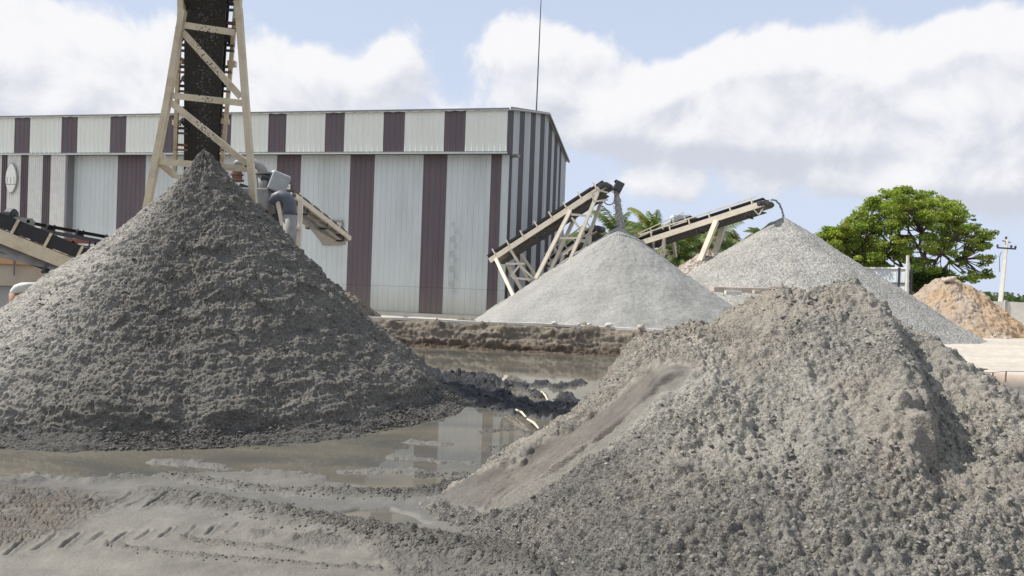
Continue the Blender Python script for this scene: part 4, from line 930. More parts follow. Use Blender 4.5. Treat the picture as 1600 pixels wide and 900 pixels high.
# head chute of the conveyor with a light frame and hanging cable
mb = MB(); hp = P(948, 292, 28.4)
mb.beam(P(925, 303, 28.0), P(928, 315, 28.0), .06, .06, up=(0, 1, 0)); mb.beam(P(928, 315, 28.0), P(950, 312, 28.0), .06, .06, up=(0, 1, 0)); mb.beam(P(925, 303, 28.0), P(934, 297, 28.0), .06, .06, up=(0, 1, 0)); mb.beam(P(934, 297, 28.0), P(950, 301, 28.0), .05, .05, up=(0, 1, 0))
mb.build('guard_frame', M_frame2, c1)
mb = MB(); mb.tube([P(940, 312, 28)] + [P(952+8*math.cos(a), 313+7*math.sin(a), 28) for a in np.linspace(math.pi, .0, 10)] + [P(962, 305, 28)], .022, 6); mb.build('cable', M_dark, c1)
mb = MB(); mb.box((-.16, -.26, -.18), (.16, .26, .18), Matrix.Translation(P(966, 292, 28.3)) @ Matrix.Rotation(rad(25), 4, 'Y')); mb.build('head_chute', M_dark, c1, bevel=.02)
mb = MB(); mb.box((-.16, -.2, -.03), (.20, .2, .03), Matrix.Translation(P(966, 286, 28.3)) @ Matrix.Rotation(rad(35), 4, 'Y')); mb.build('deflector', M_dark, c1)

tl2 = P(985, 388, 37.5); hd2 = P(1200, 319, 33.0)
c2, d2, s2, up2, L2 = conveyor('pale pinkish belt conveyor between the two gravel cones, dropping gravel on the right cone', tl2, hd2, .9, M_frame2,
    legs=[(.68, P(1101, 416, 34.3), .22), (.30, P(1046, 400, 36.6), .13), (.22, P(1030, 396, 37), .09)], n_idl=7, beam_h=.26, rails=True, post_h=.27)
braces(c2, M_frame2, [(P(1028, 391, 36), P(1044, 391, 36)), (P(1027, 392, 36), P(1038, 380, 36))], .06)
mb = MB(); mb.beam(P(1178, 328, 32.5), P(1186, 336, 32.5), .05, .05, up=(0, 1, 0)); mb.beam(P(1186, 336, 32.5), P(1192, 326, 32.5), .05, .05, up=(0, 1, 0)); mb.build('scraper', M_frame2, c2)
tl3 = P(985, 388, 43); hd3 = P(1085, 343, 41)
c3, *_ = conveyor('smaller conveyor end showing just above and behind the pinkish one', tl3, hd3, .9, M_frame2, legs=[], n_idl=6, beam_h=.16, rails=True, post_h=.42)
mb = MB(); q = P(1062, 341, 41.5); mb.box((-.42, -.3, -.3), (.42, .3, .18), Matrix.Translation(q)); mb.tube([q+Vector((-.55, 0, -.1)), q+Vector((.5, 0, -.1))], .18, 12); mb.beam(q+Vector((0, 0, -.3)), q+Vector((.1, 0, -.8)), .3, .3); mb.build('drive_box', M_greysheet, c3, bevel=.03)
tl4 = P(862, 414, 35); hd4 = P(938, 358, 34)
c4, *_ = conveyor('short railed conveyor seen between the legs of the gable conveyor', tl4, hd4, .9, M_frame2, legs=[(.85, P(925, 420, 34), .12), (.3, P(880, 430, 34), .12)], n_idl=6, beam_h=.16, rails=True, post_h=.42)

# falling gravel streams
def stream(name, label, p0, p1, r0, r1, n, m, col, size, bend=0.0, cat='falling gravel', squash=1.0):
    pos = []; rr = []
    for _ in range(n):
        t = random.random(); p = p0.lerp(p1, t); p.x += bend*(4*t*(1-t)) if bend else 0
        r_ = r0+(r1-r0)*t; a = random.uniform(0, 6.28); q = r_*math.sqrt(random.random())*(1 if random.random() < .93 else 1.7)
        pos.append((p.x+q*math.cos(a), p.y+q*math.sin(a)*.6, p.z+random.gauss(0, .02))); rr.append(size*random.uniform(.5, 1.3))
    o = crumbs_mesh(name, np.array(pos), rr, m, np.array(col)*RNG.uniform(.7, 1.3, (n, 1)), squash=squash, loc=tuple(p0)); return tag(o, label, cat, kind='stuff')
stream('falling_gravel', 'dense grey stream of gravel falling onto the fine gravel cone', P(962, 292, 28.4), P(970, 356, 28.4), .085, .15, 3600, M_dirt, (.60, .60, .57), .022)
pts = [P(1205, 312, 33), P(1212, 313, 33), P(1218, 319, 33), P(1222, 329, 33), P(1225, 341, 33)]
pos = []
for _ in range(800):
    t = random.random()*(len(pts)-1); i = min(int(t), len(pts)-2); p = pts[i].lerp(pts[i+1], t-i); pos.append((p.x+random.gauss(0, .015), p.y+random.gauss(0, .03), p.z+random.gauss(0, .015)))
o = crumbs_mesh('falling_gravel', np.array(pos), [.018*random.uniform(.5, 1.3) for _ in pos], M_dirt, np.array([.42, .41, .38])*RNG.uniform(.7, 1.3, (800, 1)), loc=tuple(pts[0])); tag(o, 'thin arc of gravel falling onto the coarse cone', 'falling gravel', kind='stuff')

# ------------------------------------------------------------------ tall stacking conveyor over the left pile
def tower():
    root = empty('stacking_conveyor', (LCX, LCY+.6, 0), 'tall steep conveyor with wet black belt on cream steel trestle above dark sand cone', 'conveyor')
    # belt: from low behind the pile up to the head above the frame
    bl = P(317, 262, 16.2); bt = P(329, -60, 11.9); d = (bt-bl).normalized(); side = Vector((1, 0, 0)); side = (side-d*side.dot(d)).normalized(); up = side.cross(d).normalized(); L = (bt-bl).length
    bl = bl-d*1.2; L += 1.2; w = .325
    Mx = Matrix((side, d, up)).transposed().to_4x4(); Mx.translation = bl
    mb = MB(); mb.box((-w, 0, -.02), (w, L, .0), Mx); mb.box((-w*1.0, 0, .26), (w*1.0, L, .28), Mx); mb.tube([bt-side*w, bt+side*w], .17, 18); 
    mb.build('belt', M_wetbelt, root)
    # side stringers seen left and right of the belt
    for a, b in ((P(273, 268, 15.6), P(284, -60, 12.0)), (P(346, 268, 15.6), P(375, -60, 12.0))):
        mb = MB(); mb.beam(a, b, .065, .12, up=up); mb.build('stringer', M_frame, root)
    # idler brackets on both sides
    dw = Vector((0, 0, 1))
    for k, py in enumerate((6, 36, 70, 104, 134, 168, 200, 226)):
        for s, x0f, x1f in ((-1, lambda y: 284-.042*y, lambda y: 300-.03*y), (1, lambda y: 357-.06*y, lambda y: 373-.10*y)):
            Y = 12.3+3.0*py/245; pa, pb = P(x0f(py), py+3*s*0, Y), P(x1f(py), py+1, Y)
            mb = MB(); mb.beam(pa, pb, .05, .045); mb.beam(pa+dw*-.10, pb+dw*-.10, .05, .035)
            if k % 2 == 0:
                c = pb.lerp(pa, .15 if s < 0 else .85); o_ = (pa-pb)*.5 if s < 0 else (pb-pa)*.5
                c = pb if s < 0 else pa; e = pa if s < 0 else pb
                mb.tube([c+dw*.06, c.lerp(e, .55)+dw*.17], [.075, .06], 10); mb.beam(c.lerp(e, .55)+dw*.15, e+dw*.02, .03, .03)
            mb.build('idler', M_dark if k % 2 == 0 else M_rust, root)
    for py, s in ((100, 1), (48, -1), (190, 1), (95, -1), (192, -1)):
        Y = 12.3+3.0*py/245; x = (374-.115*py) if s > 0 else (284-.042*py); q = P(x, py, Y); mb = MB(); mb.box((-.07, -.05, -.05), (.07, .05, .05), Matrix.Translation(q)); mb.build('bracket', M_frame, root)
    # trestle
    YF = 12.15
    def T(x, y, Y=YF): return P(x, y, Y)
    def angle_bar(name, a, b, w_=.12, m=M_frame):
        mb = MB(); mb.beam(a, b, w_, .014, up=(0, 1, 0)); 
        a = Vector(a); b = Vector(b); x = (b-a).normalized().cross(Vector((0, 1, 0))).normalized()
        mb.beam(a+x*(w_/2-.007)+Vector((0, w_/2, 0)), b+x*(w_/2-.007)+Vector((0, w_/2, 0)), .014, w_, up=(0, 1, 0)); mb.build(name, m, root)
    def leg(pl):
        mb = MB()
        for a, b in zip(pl[:-1], pl[1:]): mb.beam(a, b, .10, .10, up=(0, 1, 0))
        mb.build('leg', M_frame, root)
    leg([T(286, 16), T(262, 158), T(232, 312), T(218, 385), Vector((T(212, 420).x, YF, .5))])
    leg([T(373, 12), T(384, 160), T(396, 312), T(401, 380), Vector((T(406, 420).x, YF, .5))])
    leg([T(282, -60, YF+.1), T(284, 24, YF+.1)]); leg([T(375, -60, YF+.1), T(371, 30, YF+.1)])
    angle_bar('crossbar', T(286, 39), T(367, 51), .105); angle_bar('crossbar', T(266, 149), T(378, 161), .105); angle_bar('crossbar', T(248, 252), T(388, 264), .105)
    angle_bar('diagonal', T(285, 50), T(376, 152), .10); angle_bar('diagonal', T(265, 159), T(388, 258), .10); angle_bar('diagonal', T(246, 254), T(274, 278, 12.8), .10); angle_bar('diagonal', T(250, 240, 12.3), T(256, 254, 12.3), .08)
    # head drum platform, out of frame
    mb = MB(); mb.beam(T(276, -62, 11.6), T(381, -62, 11.6), .12, .14); mb.build('head_beam', M_frame, root)
tower()
stream('falling_sand', 'wet dark sand grains falling in front of the black belt', P(330, -50, 11.85), P(318, 240, 11.85), .22, .14, 500, M_dirt, (.10, .098, .092), .012, cat='falling sand')

# ------------------------------------------------------------------ washing plant parts beside the tower
def plant():
    # bent grey pipe
    Y = 19.0; q = 1/60.8
    root = empty('hydrocyclone', P(425, 330, Y) * 1, 'grey hydrocyclone with bent pipes beside the trestle', 'cyclone')
    mb = MB(); l = [P(368, 262, Y), P(372, 256, Y), P(382, 253, Y), P(395, 254, Y), P(405, 259, Y), P(411, 267, Y), P(413, 274, Y)]; mb.tube(l, .115, 14); mb.build('overflow_pipe', M_greysteel, root, smooth=True)
    mb = MB(); mb.tube([P(413, 270, Y), P(413, 273, Y)], [.24, .24], 16); mb.build('flange', M_greysteel, root)
    mb = MB(); mb.tube([P(412, 273, Y), P(416, 292, Y), P(421, 312, Y), P(426, 335, Y)], [.19, .23, .17, .09], 16); mb.build('cone_body', M_greysteel, root, smooth=True)
    mb = MB(); mb.tube([P(370, 268, Y), P(371, 284, Y)], .13, 12); mb.tube([P(370, 272, Y), P(370, 274, Y)], .17, 12); mb.tube([P(371, 281, Y), P(371, 283, Y)], .17, 12); mb.build('valve', M_rust, root)
    mb = MB(); a = P(358, 294, Y); mb.box((-.3, -.3, -.55), (1.1, .4, .0), Matrix.Translation(a)); mb.build('sump_box', M_greysteel, root, bevel=.03)
    mb = MB(); a = P(408, 320, Y+.3); mb.box((-.6, -.3, -1.2), (.65, .3, .35), Matrix.Translation(a) @ Matrix.Rotation(rad(18), 4, 'Y')); mb.build('feed_box', M_dark, root, bevel=.03)
    mb = MB(); mb.beam(P(433, 308, Y-.4), P(442, 352, Y-.4), .10, .10, up=(0, 1, 0)); mb.build('strut', M_frame2, root)
    # motor
    r2 = empty('electric_motor', P(432, 285, Y), 'pale grey electric motor with open cowl beside the bent pipe', 'motor')
    M_ = Matrix.Translation(P(434, 285, Y)) @ Matrix.Rotation(rad(20), 4, 'Y') @ Matrix.Rotation(rad(25), 4, 'Z')
    mb = MB(); mb.box((-.22, -.28, -.24), (.24, .28, .26), M_); mb.build('cowl', M_motor, r2, bevel=.05)
    mb = MB(); mb.box((-.245, -.2, -.17), (-.222, .2, .18), M_); mb.tube([M_ @ Vector((-.24, 0, 0)), M_ @ Vector((-.42, 0, -.02))], .10, 12); mb.build('fan_end', M_dark, r2)
    # blue pipe
    r3 = empty('slurry_pipe', P(455, 345, 18.6), 'thick dark blue bent slurry pipe turning down behind the sand cone', 'pipe')
    l = [P(424, 318, 18.6), P(430, 309, 18.6), P(438, 306, 18.6), P(447, 309, 18.6), P(452, 317, 18.6), P(453, 328, 18.6), P(453, 338, 18.6)]
    mb = MB(); mb.tube(l, [.11, .13, .155, .165, .165, .16, .155], 16); mb.build('elbow', M_bluepipe, r3, smooth=True)
    mb = MB(); mb.tube([P(453, 336, 18.6), P(452, 375, 18.6), P(450, 420, 18.6)], [.165]*3, 16); mb.build('down_pipe', M_greysteel, r3, smooth=True)
    # conveyor out of the hatch
    Y0, Y1 = 22.5, 30.4
    tl_ = P(442, 306, 23.5); hd_ = P(532, 372, 29.8)
    c, d, s, u, L_ = conveyor('dusty conveyor running down from the cyclone into the shed wall hatch', tl_, hd_, .8, M_frame2, n_idl=6, beam_h=.16, skirt=False, post_h=.15, motor=False, belt_m=M_greysteel)
    mb = MB(); mb.add([P(470, 336, 24.9), P(534, 381, 29.6), P(505, 383, 29.4), P(480, 352, 25.4)], [(0, 1, 2, 3)]); 
    v = list(mb.v); mb = MB(); off = Vector((.1, .5, 0)); vs = [Vector(a) for a in v]; vs += [a+off for a in vs]; mb.add(vs, [(0, 1, 2, 3), (7, 6, 5, 4), (0, 4, 5, 1), (1, 5, 6, 2), (2, 6, 7, 3), (3, 7, 4, 0)]); mb.build('spill_tray', M_greysteel, c)
    r4 = empty('steel_post', P(467, 390, 21.5), 'cream steel post with short arm standing in front of the hatch conveyor', 'post')
    mb = MB(); mb.beam(P(470, 312, 21.5), P(465, 420, 21.5), .12, .12, up=(0, 1, 0)); mb.build('post', M_frame2, r4)
    mb = MB(); mb.beam(P(452, 355, 21.4), P(468, 356, 21.4), .08, .08, up=(0, 1, 0)); mb.build('arm', M_frame2, r4)
    # ---- left side: low conveyor, red truss, tank, pipe
    tl_ = P(140, 424, 15.5); hd_ = P(-60, 344, 14.5)
    c, d, s, u, L_ = conveyor('low beige conveyor with black skirts entering at the left edge', tl_, hd_, .85, M_frame, n_idl=4, beam_h=.26, post_h=.30, motor=False)
    for s_ in (-1, 1):
        mb = MB(); a = tl_+s*s_*.42+u*.29; b = hd_+s*s_*.42+u*.29; mb.beam(a, b, .03, .26, up=u); mb.build('skirt_board', M_rubber, c)
    mb = MB(); mb.add([P(-60, 388, 14.2), P(88, 423, 14.9), P(95, 412, 15.0), P(-60, 362, 14.3)], [(0, 1, 2, 3)]); vs = [Vector(a) for a in mb.v]; mb = MB(); vs += [a+Vector((0, .8, 0)) for a in vs]; mb.add(vs, [(0, 1, 2, 3), (7, 6, 5, 4), (0, 4, 5, 1), (1, 5, 6, 2), (2, 6, 7, 3), (3, 7, 4, 0)]); mb.build('under_pan', M_greysteel, c)
    r5 = empty('drive_unit', P(30, 372, 17), 'round dark motor sitting on a grey steel drive frame at the left', 'motor unit')
    mb = MB(); 
    for a, b in (((10, 341), (49, 345)), ((18, 341), (18, 372)), ((48, 344), (48, 368)), ((37, 348), (37, 370))): mb.beam(P(*a, 17), P(*b, 17), .11, .11, up=(0, 1, 0))
    mb.build('drive_frame', M_greysteel, r5)
    mb = MB(); mb.tube([P(11, 335, 17), P(24, 336, 17)], [.12, .12], 16); mb.tube([P(13, 335, 17), P(22, 336, 17)], [.145, .145], 16); mb.tube([P(24, 336, 17), P(29, 340, 17)], .03, 8); mb.build('motor_body', M_dark, r5, smooth=False)
    mb = MB(); mb.tube([P(3, 349, 16.9), P(10, 351, 16.9)], .13, 14); mb.build('gearbox', M_dark, r5)
    c, *_ = conveyor('thin dark horizontal conveyor behind the red truss at the left', P(-40, 341, 19.5), P(190, 383, 20.5), .6, M_dark, n_idl=5, beam_h=.10, post_h=.1, skirt=False, motor=False)
    r6 = empty('steel_truss', P(90, 385, 21), 'red oxide painted steel truss above the tank at the left', 'truss')
    for a, b in (((50, 374), (150, 378)), ((60, 385), (150, 388)), ((84, 378), (80, 388)), ((88, 378), (92, 390)), ((118, 378), (110, 388)), ((50, 374), (62, 385))):
        mb = MB(); mb.beam(P(*a, 21), P(*b, 21), .12, .12, up=(0, 1, 0)); mb.build('truss_bar', M_redsteel, r6)
    for a in (70, 100, 130):
        mb = MB(); mb.beam(P(a, 386, 21.3), P(a-3, 440, 21.3), .15, .15, up=(0, 1, 0)); mb.build('leg', M_white, r6)
    r7 = empty('settling_tank', P(40, 440, 20), 'beige rendered tank with orange stained rim behind the left flank of the sand cone', 'tank')
    a = P(-260, 402, 19); b = P(110, 402, 19.5)
    mb = MB(); mb.box((a.x, 19, P(0, 446, 19).z), (b.x, 22, P(0, 412, 19).z)); mb.build('tank_wall', M_tank, r7)
    mb = MB(); mb.box((a.x, 18.92, P(0, 412, 19).z), (b.x, 22.06, P(0, 402, 19).z)); mb.build('rim', material('orange_rim', (.60, .33, .13), .8, .2, 2, stain=(.5, .45, .36), stain_scale=1.5), r7)
    mb = MB(); mb.box((a.x+.1, 19.1, -.1), (b.x-.1, 21.9, P(0, 446, 19).z)); mb.build('tank_base', M_concrete, r7)
    mb = MB(); mb.beam(P(22, 402, 18.9), P(22, 431, 18.9), .03, .03, up=(0, 1, 0)); mb.build('seam', M_trim, r7)
    r8 = empty('drain_pipe', P(30, 470, 15.5), 'white elbow pipe on a brown upright stub at the left of the sand cone', 'pipe')
    mb = MB(); l = [P(24, 463, 15.5), P(24.5, 456, 15.5), P(28, 451.5, 15.5), P(34, 449.5, 15.5), P(42, 449, 15.5), P(80, 449, 16)]; mb.tube(l, .105, 16); mb.build('elbow', M_white, r8, smooth=True)
    mb = MB(); mb.tube([P(24, 458, 15.5), P(25, 495, 15.5)], .118, 16); mb.build('stub', M_brown, r8, smooth=True)
plant()

# ------------------------------------------------------------------ small things
def small():
    # concrete beam lying between the gravel cones
    root = empty('concrete_beam', P(1150, 455, 22.5), 'long pale concrete beam lying behind the crumbly heap between the gravel cones', 'beam')
    mb = MB(); a = P(1112, 452, 22.5); b = P(1200, 454, 22.5); mb.beam(a, b, .5, .16); mb.build('beam', M_stone, root, bevel=.015)
    mb = MB(); mb.beam(P(1132, 457, 22.2), P(1157, 458, 22.2), .3, .12); mb.build('block', M_paleconc, root, bevel=.015)
    mb = MB(); mb.beam(P(1176, 456, 22.2), P(1186, 457, 22.2), .3, .1); mb.build('block', M_stone, root, bevel=.01)
    # sticks in the mud
    for l, lab in ([[(763, 602), (765, 592)], 'short pale stick standing out of the muddy water'], [[(790, 624), (799, 632)], 'pale stick leaning on the dark mud lumps'], [[(806, 640), (822, 652)], 'pale stick floating in front of the dark mud'], [[(824, 655), (842, 670)], 'long pale stick nearest the scraped heap'], [[(846, 612), (856, 626)], 'thin pale stick behind the dark mud lumps']):
        pts = [G(*q, .06) for q in l]; mb = MB()
        if l[0] == (763, 602): p = G(763, 602, .03); pts = [p, p+Vector((.03, .1, .17))]
        m_ = pts[0].lerp(pts[1], .5)+Vector((.01, 0, .015)); mb.tube([pts[0], m_, pts[1]], [.014, .018, .012], 8); o = mb.build('stick', M_stick, loc=pts[0]); tag(o, lab, 'stick', 'sticks in the mud')
    # stakes with wire on the right
    st = [(1550, 582, 601, 'thin rusty stake in the sandy yard, left of the two'), (1571, 580, 590, 'short rusty stake nearer the right edge')]
    tops = []
    for px, y0, y1, lab in st:
        a = G(px, y1, .25); dpx = (y1-y0)/F*a.y; mb = MB(); mb.tube([a-Vector((0, 0, .1)), a+Vector((.01, 0, dpx))], [.018, .014], 6); o = mb.build('stake', M_rust, loc=a); tag(o, lab, 'stake', 'stakes in the yard'); tops.append(a+Vector((.01, 0, dpx)))
    mb = MB(); l = [tops[0]+Vector((-2.2, .4, -.02)), tops[0], tops[1], tops[1]+Vector((2.5, -.2, .05))]; mb.tube(l, .006, 5); o = mb.build('wire', M_dark, loc=l[0]); tag(o, 'thin wire strung between the stakes', 'wire')
    a = G(1531, 585, .25); pos = []
    mb = MB()
    for i in range(9):
        an = i*.7; mb.tube([a, a+Vector((.07*math.cos(an), .07*math.sin(an), .12)), a+Vector((.16*math.cos(an), .16*math.sin(an), .13))], [.012, .022, .004], 5)
    o = mb.build('weed', material('weed', (.08, .11, .05), .7), loc=a); tag(o, 'tiny green weed beside the stakes', 'weed')
    # boundary wall
    root = empty('boundary_wall', P(1590, 490, 50), 'pale concrete panel boundary wall at the right behind the orange heap', 'wall')
    x0 = P(1500, 480, 52).x; x1 = x0+34; z1_ = P(1585, 472, 50).z
    n = 14; dy = -.45
    for i in range(n):
        xa = x0+i*2.45; mb = MB(); mb.beam((xa, 52+dy*(xa-x0), .2+(z1_-.2)/2), (xa+2.38, 52+dy*(xa+2.38-x0), .2+(z1_-.2)/2), .08, z1_-.2); mb.build('wall_panel', M_paleconc, root)
        mb = MB(); q = Vector((xa-.035, 52+dy*(xa-x0)-.05, .1)); mb.beam(q, q+Vector((0, 0, z1_+.02)), .14, .14); mb.build('wall_post', M_concrete, root)
    # fence panel sheet by the tree
    root = empty('sheet_fence', P(1370, 455, 42), 'pale blue corrugated sheet fence under the big tree', 'fence')
    a = P(1290, 418, 45.5); b = P(1421, 420, 41.5); dd = Vector((b.x-a.x, b.y-a.y, 0)); Ln = dd.length; dd.normalize(); nn = Vector((dd.y, -dd.x, 0)); zt = a.z
    corrugated('sheet', M_greysheet, root, 0, Ln, .25, zt, 0, along=dd, nrm=nn, origin=Vector((a.x, a.y, 0)), pitch=.24)
    mb = MB(); mb.beam(Vector((a.x, a.y, zt))+nn*.05, Vector((b.x, b.y, zt))+nn*.05, .09, .09); mb.build('top_rail', M_white, root)
    mb = MB(); mb.beam(Vector((a.x, a.y, zt-.85))+nn*.06, Vector((b.x, b.y, zt-.85))+nn*.06, .06, .06); mb.build('mid_rail', M_dark, root)
    for px in (1340, 1403, 1422):
        q = P(px, 430, 41.7); mb = MB(); mb.beam((q.x, q.y-.12, .2), (q.x, q.y-.12, zt+.02), .10, .10); mb.build('fence_post', M_dark, root)
    # posts
    mb = MB(); mb.tube([P(1417, 460, 40.5), P(1418.5, 399, 40.5)], [.10, .08], 10); o = mb.build('concrete_post', M_paleconc, loc=P(1417, 460, 40.5)); tag(o, 'slim grey concrete post in front of the sheet fence and tree', 'post')
    # power pole
    Y = 66; root = empty('power_pole', P(1563, 480, Y), 'leaning concrete power pole with a crossarm beyond the boundary wall', 'power pole')
    mb = MB(); a = P(1561, 492, Y); b = P(1573.5, 374, Y); mb.tube([a, b], [.26, .14], 4); mb.build('pole', M_paleconc, root)
    mb = MB(); mb.beam(P(1558, 387, Y-.3), P(1587, 389, Y-.3), .13, .13); mb.build('crossarm', M_dark, root)
    for px, py in ((1558.5, 385), (1572, 372.5), (1586.5, 387), (1580, 386)):
        mb = MB(); q = P(px, py, Y-.3); mb.tube([q-Vector((0, 0, .1)), q+Vector((0, 0, .05)), q+Vector((0, 0, .18))], [.04, .11, .06], 8); mb.build('insulator', M_dark, root)
    mb = MB(); mb.beam(P(1566, 376, Y), P(1579, 379, Y), .08, .08); mb.build('top_bracket', M_rust, root)
    mb = MB(); l = [P(1566, 394, Y-.2), P(1563, 396, Y-.2), P(1561.5, 405, Y-.2), P(1562, 425, Y-.2)]; mb.tube(l, .025, 5); mb.build('loose_wire', M_dark, root)
small()

# ------------------------------------------------------------------ vegetation
def leaves_mesh(name, pos, size, cols, parent=None, loc=(0, 0, 0), up=.5, aspect=.6):
    n = len(pos); pos = np.asarray(pos); nm = RNG.normal(size=(n, 3)); nm[:, 2] = np.abs(nm[:, 2])+up; nm /= np.linalg.norm(nm, axis=1, keepdims=True)
    t = RNG.normal(size=(n, 3)); t -= nm*(t*nm).sum(1, keepdims=True); t /= np.linalg.norm(t, axis=1, keepdims=True); b = np.cross(nm, t); s = np.asarray(size)[:, None]
    V = np.stack([pos-t*s, pos-b*s*aspect+nm*s*.15, pos+t*s, pos+b*s*aspect+nm*s*.15], 1).reshape(-1, 3)-np.asarray(loc)
    me = bpy.data.meshes.new(name); me.vertices.add(4*n); me.vertices.foreach_set('co', V.astype(np.float32).ravel()); me.loops.add(4*n); me.loops.foreach_set('vertex_index', np.arange(4*n, dtype=np.int32))
    me.polygons.add(n); me.polygons.foreach_set('loop_start', np.arange(0, 4*n, 4, dtype=np.int32)); me.update(calc_edges=True)
    ca = me.color_attributes.new('Col', 'FLOAT_COLOR', 'POINT'); c4 = np.ones((n, 4, 4), np.float32); c4[..., :3] = np.asarray(cols)[:, None, :]; ca.data.foreach_set('color', c4.ravel()); me.materials.append(M_leaf)
    o = bpy.data.objects.new(name, me); C.objects.link(o); o.location = loc
    if parent: o.parent = parent; o.location = (0, 0, 0)
    return o
def big_tree():
    Y = 46; base = P(1436, 456, Y); base.z = .25
    root = empty('broadleaf_tree', base, 'large spreading bright green tree behind the orange dirt heap', 'tree')
    clumps = []
    # outline of the crown in the picture: left to right tops and bottoms
    topx = [1278, 1300, 1330, 1350, 1380, 1410, 1440, 1465, 1490, 1510, 1530, 1550]; topy = [366, 350, 343, 322, 297, 291, 296, 303, 314, 330, 352, 370]
    botx = [1278, 1310, 1340, 1380, 1420, 1450, 1480, 1510, 1545]; boty = [376, 404, 418, 424, 420, 428, 432, 438, 436]
    for _ in range(490):
        px = random.uniform(1280, 1548); ty = np.interp(px, topx, topy); by = np.interp(px, botx, boty); q = random.random()**1.15; py = ty+(by-ty)*q
        # holes where the sky shows, lower right half
        if px > 1415 and .3 < q < .85 and random.random() < .38: continue
        if 1380 < px < 1430 and .85 < q and random.random() < .5: continue
        half = 5.0*math.sqrt(max(0, 1-((px-1412)/140)**2)); y = Y+random.uniform(-half, half)*(.75)
        rpx = random.uniform(4, 13)*(1-.3*(px > 1500)); py += random.gauss(0, 3); clumps.append((P(px, py+rpx*.4, y), rpx/F*y))
    for px, py in ((1552, 364), (1543, 425), (1530, 432), (1546, 431), (1536, 385), (1512, 436), (1500, 438)): clumps.append((P(px, py, Y-1), .28))
    limbs = [P(1385, 400, Y-1), P(1340, 385, Y), P(1400, 350, Y+1), P(1440, 365, Y-1.5), P(1465, 345, Y+.5), P(1490, 375, Y-1), P(1470, 400, Y+1), P(1505, 405, Y), P(1420, 330, Y), P(1370, 360, Y+2), P(1310, 375, Y-.5)]
    mb = MB(); fork = base+Vector((.15, 0, 1.9))
    mb.tube([base-Vector((0, 0, .2)), base+Vector((.05, 0, .9)), fork], [.36, .25, .2], 10)
    tips = []
    for l in limbs:
        m1 = fork.lerp(l, .4)+Vector((random.uniform(-.3, .3), random.uniform(-.3, .3), random.uniform(-.1, .5))); m2 = fork.lerp(l, .75)+Vector((random.uniform(-.3, .3), 0, random.uniform(0, .35)))
        mb.tube([fork-Vector((0, 0, .2)), m1, m2, l], [.13, .085, .06, .04], 7); tips += [m1, m2, l]
    for c, r in clumps:
        t = min(tips, key=lambda q: (q-c).length+random.uniform(0, .8)); mid = t.lerp(c, .5)+Vector((random.gauss(0, .12), random.gauss(0, .12), random.uniform(-.1, .2)))
        mb.tube([t, mid, c], [.04, .026, .012], 5, caps=False)
        for _ in range(2):
            e = c+Vector((random.gauss(0, r*.6), random.gauss(0, r*.6), random.uniform(-r*.3, r*.4))); mb.tube([mid, e], [.018, .008], 4, caps=False)
    mb.build('trunk', M_bark, root, smooth=True)
    pos = []; sz = []; cols = []
    for c, r in clumps:
        tone = random.uniform(.75, 1.2); ye = random.random()
        for _ in range(int(190*(r/.42)**1.6)):
            v = Vector((random.gauss(0, 1), random.gauss(0, 1), random.gauss(0, 1))).normalized()*(random.random()**.45); p = c+Vector((v.x*r*1.2, v.y*r*1.2, v.z*r*.62+.1*r*random.random()))
            pos.append(p[:]); sz.append(random.uniform(.055, .11)); k = random.uniform(.75, 1.25)*tone; cols.append(((.19+.07*ye)*k, (.265+.03*ye)*k, .055*k))
    leaves_mesh('crown', pos, sz, cols, root, base)
    # dark understorey behind the heap
    pos = []; sz = []; cols = []
    for _ in range(5200):
        px = random.uniform(1424, 1480); py = random.triangular(418, 450, 440)+random.gauss(0, 2); q = P(px, py, 44+random.random()*2); pos.append(q[:]); sz.append(random.uniform(.05, .11)); k = random.uniform(.7, 1.2); cols.append((.05*k, .085*k, .022*k))
    o = leaves_mesh('bush', pos, sz, cols, loc=tuple(P(1450, 455, 45))); tag(o, 'low dark green bush under the big tree beside the fence', 'bush')
big_tree()
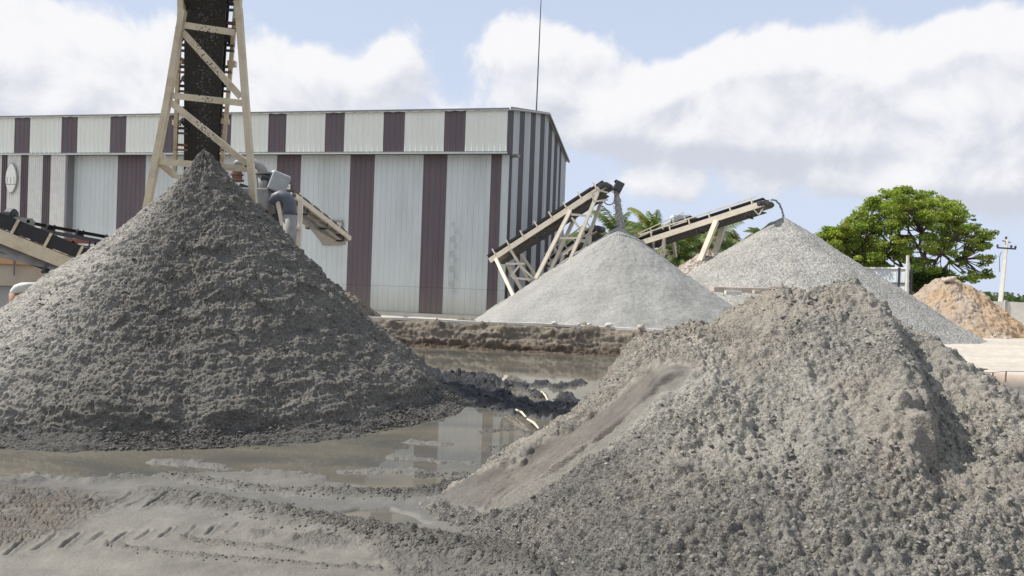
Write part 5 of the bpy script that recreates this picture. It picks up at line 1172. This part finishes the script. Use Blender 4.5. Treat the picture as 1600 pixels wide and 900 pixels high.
def palm(px, py, Y, L=2.6, n=17, seed=0, label='', green=1.0):
    rnd = random.Random(seed); top = P(px, py+14, Y); base = Vector((top.x+rnd.uniform(-.6, .6), top.y, .25))
    root = empty('palm_tree', base, label, 'palm', 'palms behind the conveyors')
    mb = MB(); k = 8; pts = [base.lerp(top, i/k)+Vector((.12*math.sin(i*.5), 0, 0)) for i in range(k)]+[top]; mb.tube(pts, [.17-.06*i/k for i in range(k+1)], 9); mb.build('trunk', M_palmtrunk, root, smooth=True)
    V = []; Fc = []; cols = []
    for f in range(n):
        az = 2*math.pi*f/n+rnd.uniform(-.2, .2); e0 = rnd.uniform(.45, 1.5); Lf = L*rnd.uniform(.8, 1.1); dirh = Vector((math.cos(az), math.sin(az), 0)); p = Vector(top); el = e0; seg = 14; pts = []; tans = []
        for i in range(seg+1):
            t = dirh*math.cos(el)+Vector((0, 0, math.sin(el))); pts.append(Vector(p)); tans.append(t); p = p+t*(Lf/seg); el -= (.85+.5*rnd.random())/seg*(1+.6*i/seg)
        tone = rnd.uniform(.7, 1.3)*green; yel = rnd.random() < .16
        c = (.26*tone, .23*tone, .09*tone) if yel else (.155*tone, .195*tone, .085*tone)
        for i in range(seg):
            sd = tans[i].cross(Vector((0, 0, 1))).normalized(); a, b = pts[i], pts[i+1]; w_ = .025; n0 = len(V); V += [tuple(a-sd*w_), tuple(a+sd*w_), tuple(b+sd*w_*.8), tuple(b-sd*w_*.8)]; Fc.append((n0, n0+1, n0+2, n0+3)); cols += [(.2*tone, .2*tone, .08*tone)]*4
            if i < 2: continue
            for j in range(3):
                q = a.lerp(b, j/3+rnd.uniform(0, .15)); ll = Lf*.22*math.sin(math.pi*min(1, (i+.8)/(seg+1.2)))**.6
                for s in (-1, 1):
                    dl = (sd*s*.75+tans[i]*.65+Vector((0, 0, -.55-.35*rnd.random()))).normalized(); wv = tans[i]*.028; tip = q+dl*ll*rnd.uniform(.8, 1.1); m_ = q+dl*ll*.5+Vector((0, 0, .05))
                    n0 = len(V); V += [tuple(q-wv), tuple(q+wv), tuple(m_+wv), tuple(m_-wv), tuple(tip)]; Fc += [(n0, n0+1, n0+2, n0+3), (n0+3, n0+2, n0+4)]; cc = tuple(x*rnd.uniform(.8, 1.2) for x in c); cols += [cc]*5
    me = bpy.data.meshes.new('fronds'); me.from_pydata([(v[0]-base.x, v[1]-base.y, v[2]-base.z) for v in V], [], Fc)
    ca = me.color_attributes.new('Col', 'FLOAT_COLOR', 'POINT'); c4 = np.ones((len(V), 4), np.float32); c4[:, :3] = np.array(cols); ca.data.foreach_set('color', c4.ravel()); me.materials.append(M_leaf)
    o = bpy.data.objects.new('fronds', me); C.objects.link(o); o.parent = root
for i, (px, py, Y, L_, lab) in enumerate([
        (962, 362, 48, 2.6, 'palm crown directly behind the falling gravel of the fine cone'), (1022, 362, 46, 2.3, 'bright palm just right of the fine gravel cone apex'), (880, 385, 50, 2.6, 'palm seen between the legs of the gable conveyor'),
        (1085, 382, 44, 2.6, 'palm beneath the middle of the pinkish conveyor'), (1060, 400, 43, 2.4, 'low palm between the fine cone and the brownish heap'), (1112, 375, 46, 2.5, 'palm behind the thick leg of the pinkish conveyor'),
        (1152, 385, 47, 2.3, 'palm between the conveyor leg and the coarse cone'), (1192, 360, 60, 1.6, 'distant small palm top just left of the coarse cone apex'), (1170, 392, 52, 1.9, 'small dark palm low beside the left slope of the coarse cone'), (998, 372, 52, 2.6, 'darker palm behind the start of the small railed conveyor'), (930, 380, 52, 2.4, 'hazy palm left of the falling gravel')]):
    palm(px, py, Y, L_*1.15, 21, 50+i, lab, 1.25 if i in (1,) else 1.0)
# greenery filling behind the palms and the far tree line
pos = []; sz = []; cols = []
for _ in range(16000):
    px = random.uniform(850, 1230); Y = random.uniform(54, 60); top = 402-8*math.sin(px*.05)-6*math.sin(px*.13+1); py = top+random.random()**.8*62+random.gauss(0, 3)
    q = P(px, py, Y); pos.append(q[:]); sz.append(random.uniform(.10, .22)); k = random.uniform(.6, 1.3); cols.append((.10*k, .15*k, .05*k))
o = leaves_mesh('thicket', pos, sz, cols, loc=tuple(P(1040, 430, 57))); tag(o, 'dense green thicket behind the palms and gravel cones', 'thicket', kind='stuff')
pos = []; sz = []; cols = []
for _ in range(22000):
    X_ = random.uniform(-200, 420); Y = random.uniform(205, 235); h_ = 2.3+.9*math.sin(X_*.11)+.5*math.sin(X_*.31+2); z = random.random()**.7*h_+.2
    pos.append((X_, Y, z)); sz.append(random.uniform(.5, 1.0)); k = random.uniform(.7, 1.2); cols.append((.085*k, .12*k, .05*k))
o = leaves_mesh('far_tree_line', pos, sz, cols, loc=(100, 220, 0)); tag(o, 'low distant line of green scrub on the horizon', 'scrub', kind='stuff')
print('objects', len(bpy.data.objects))
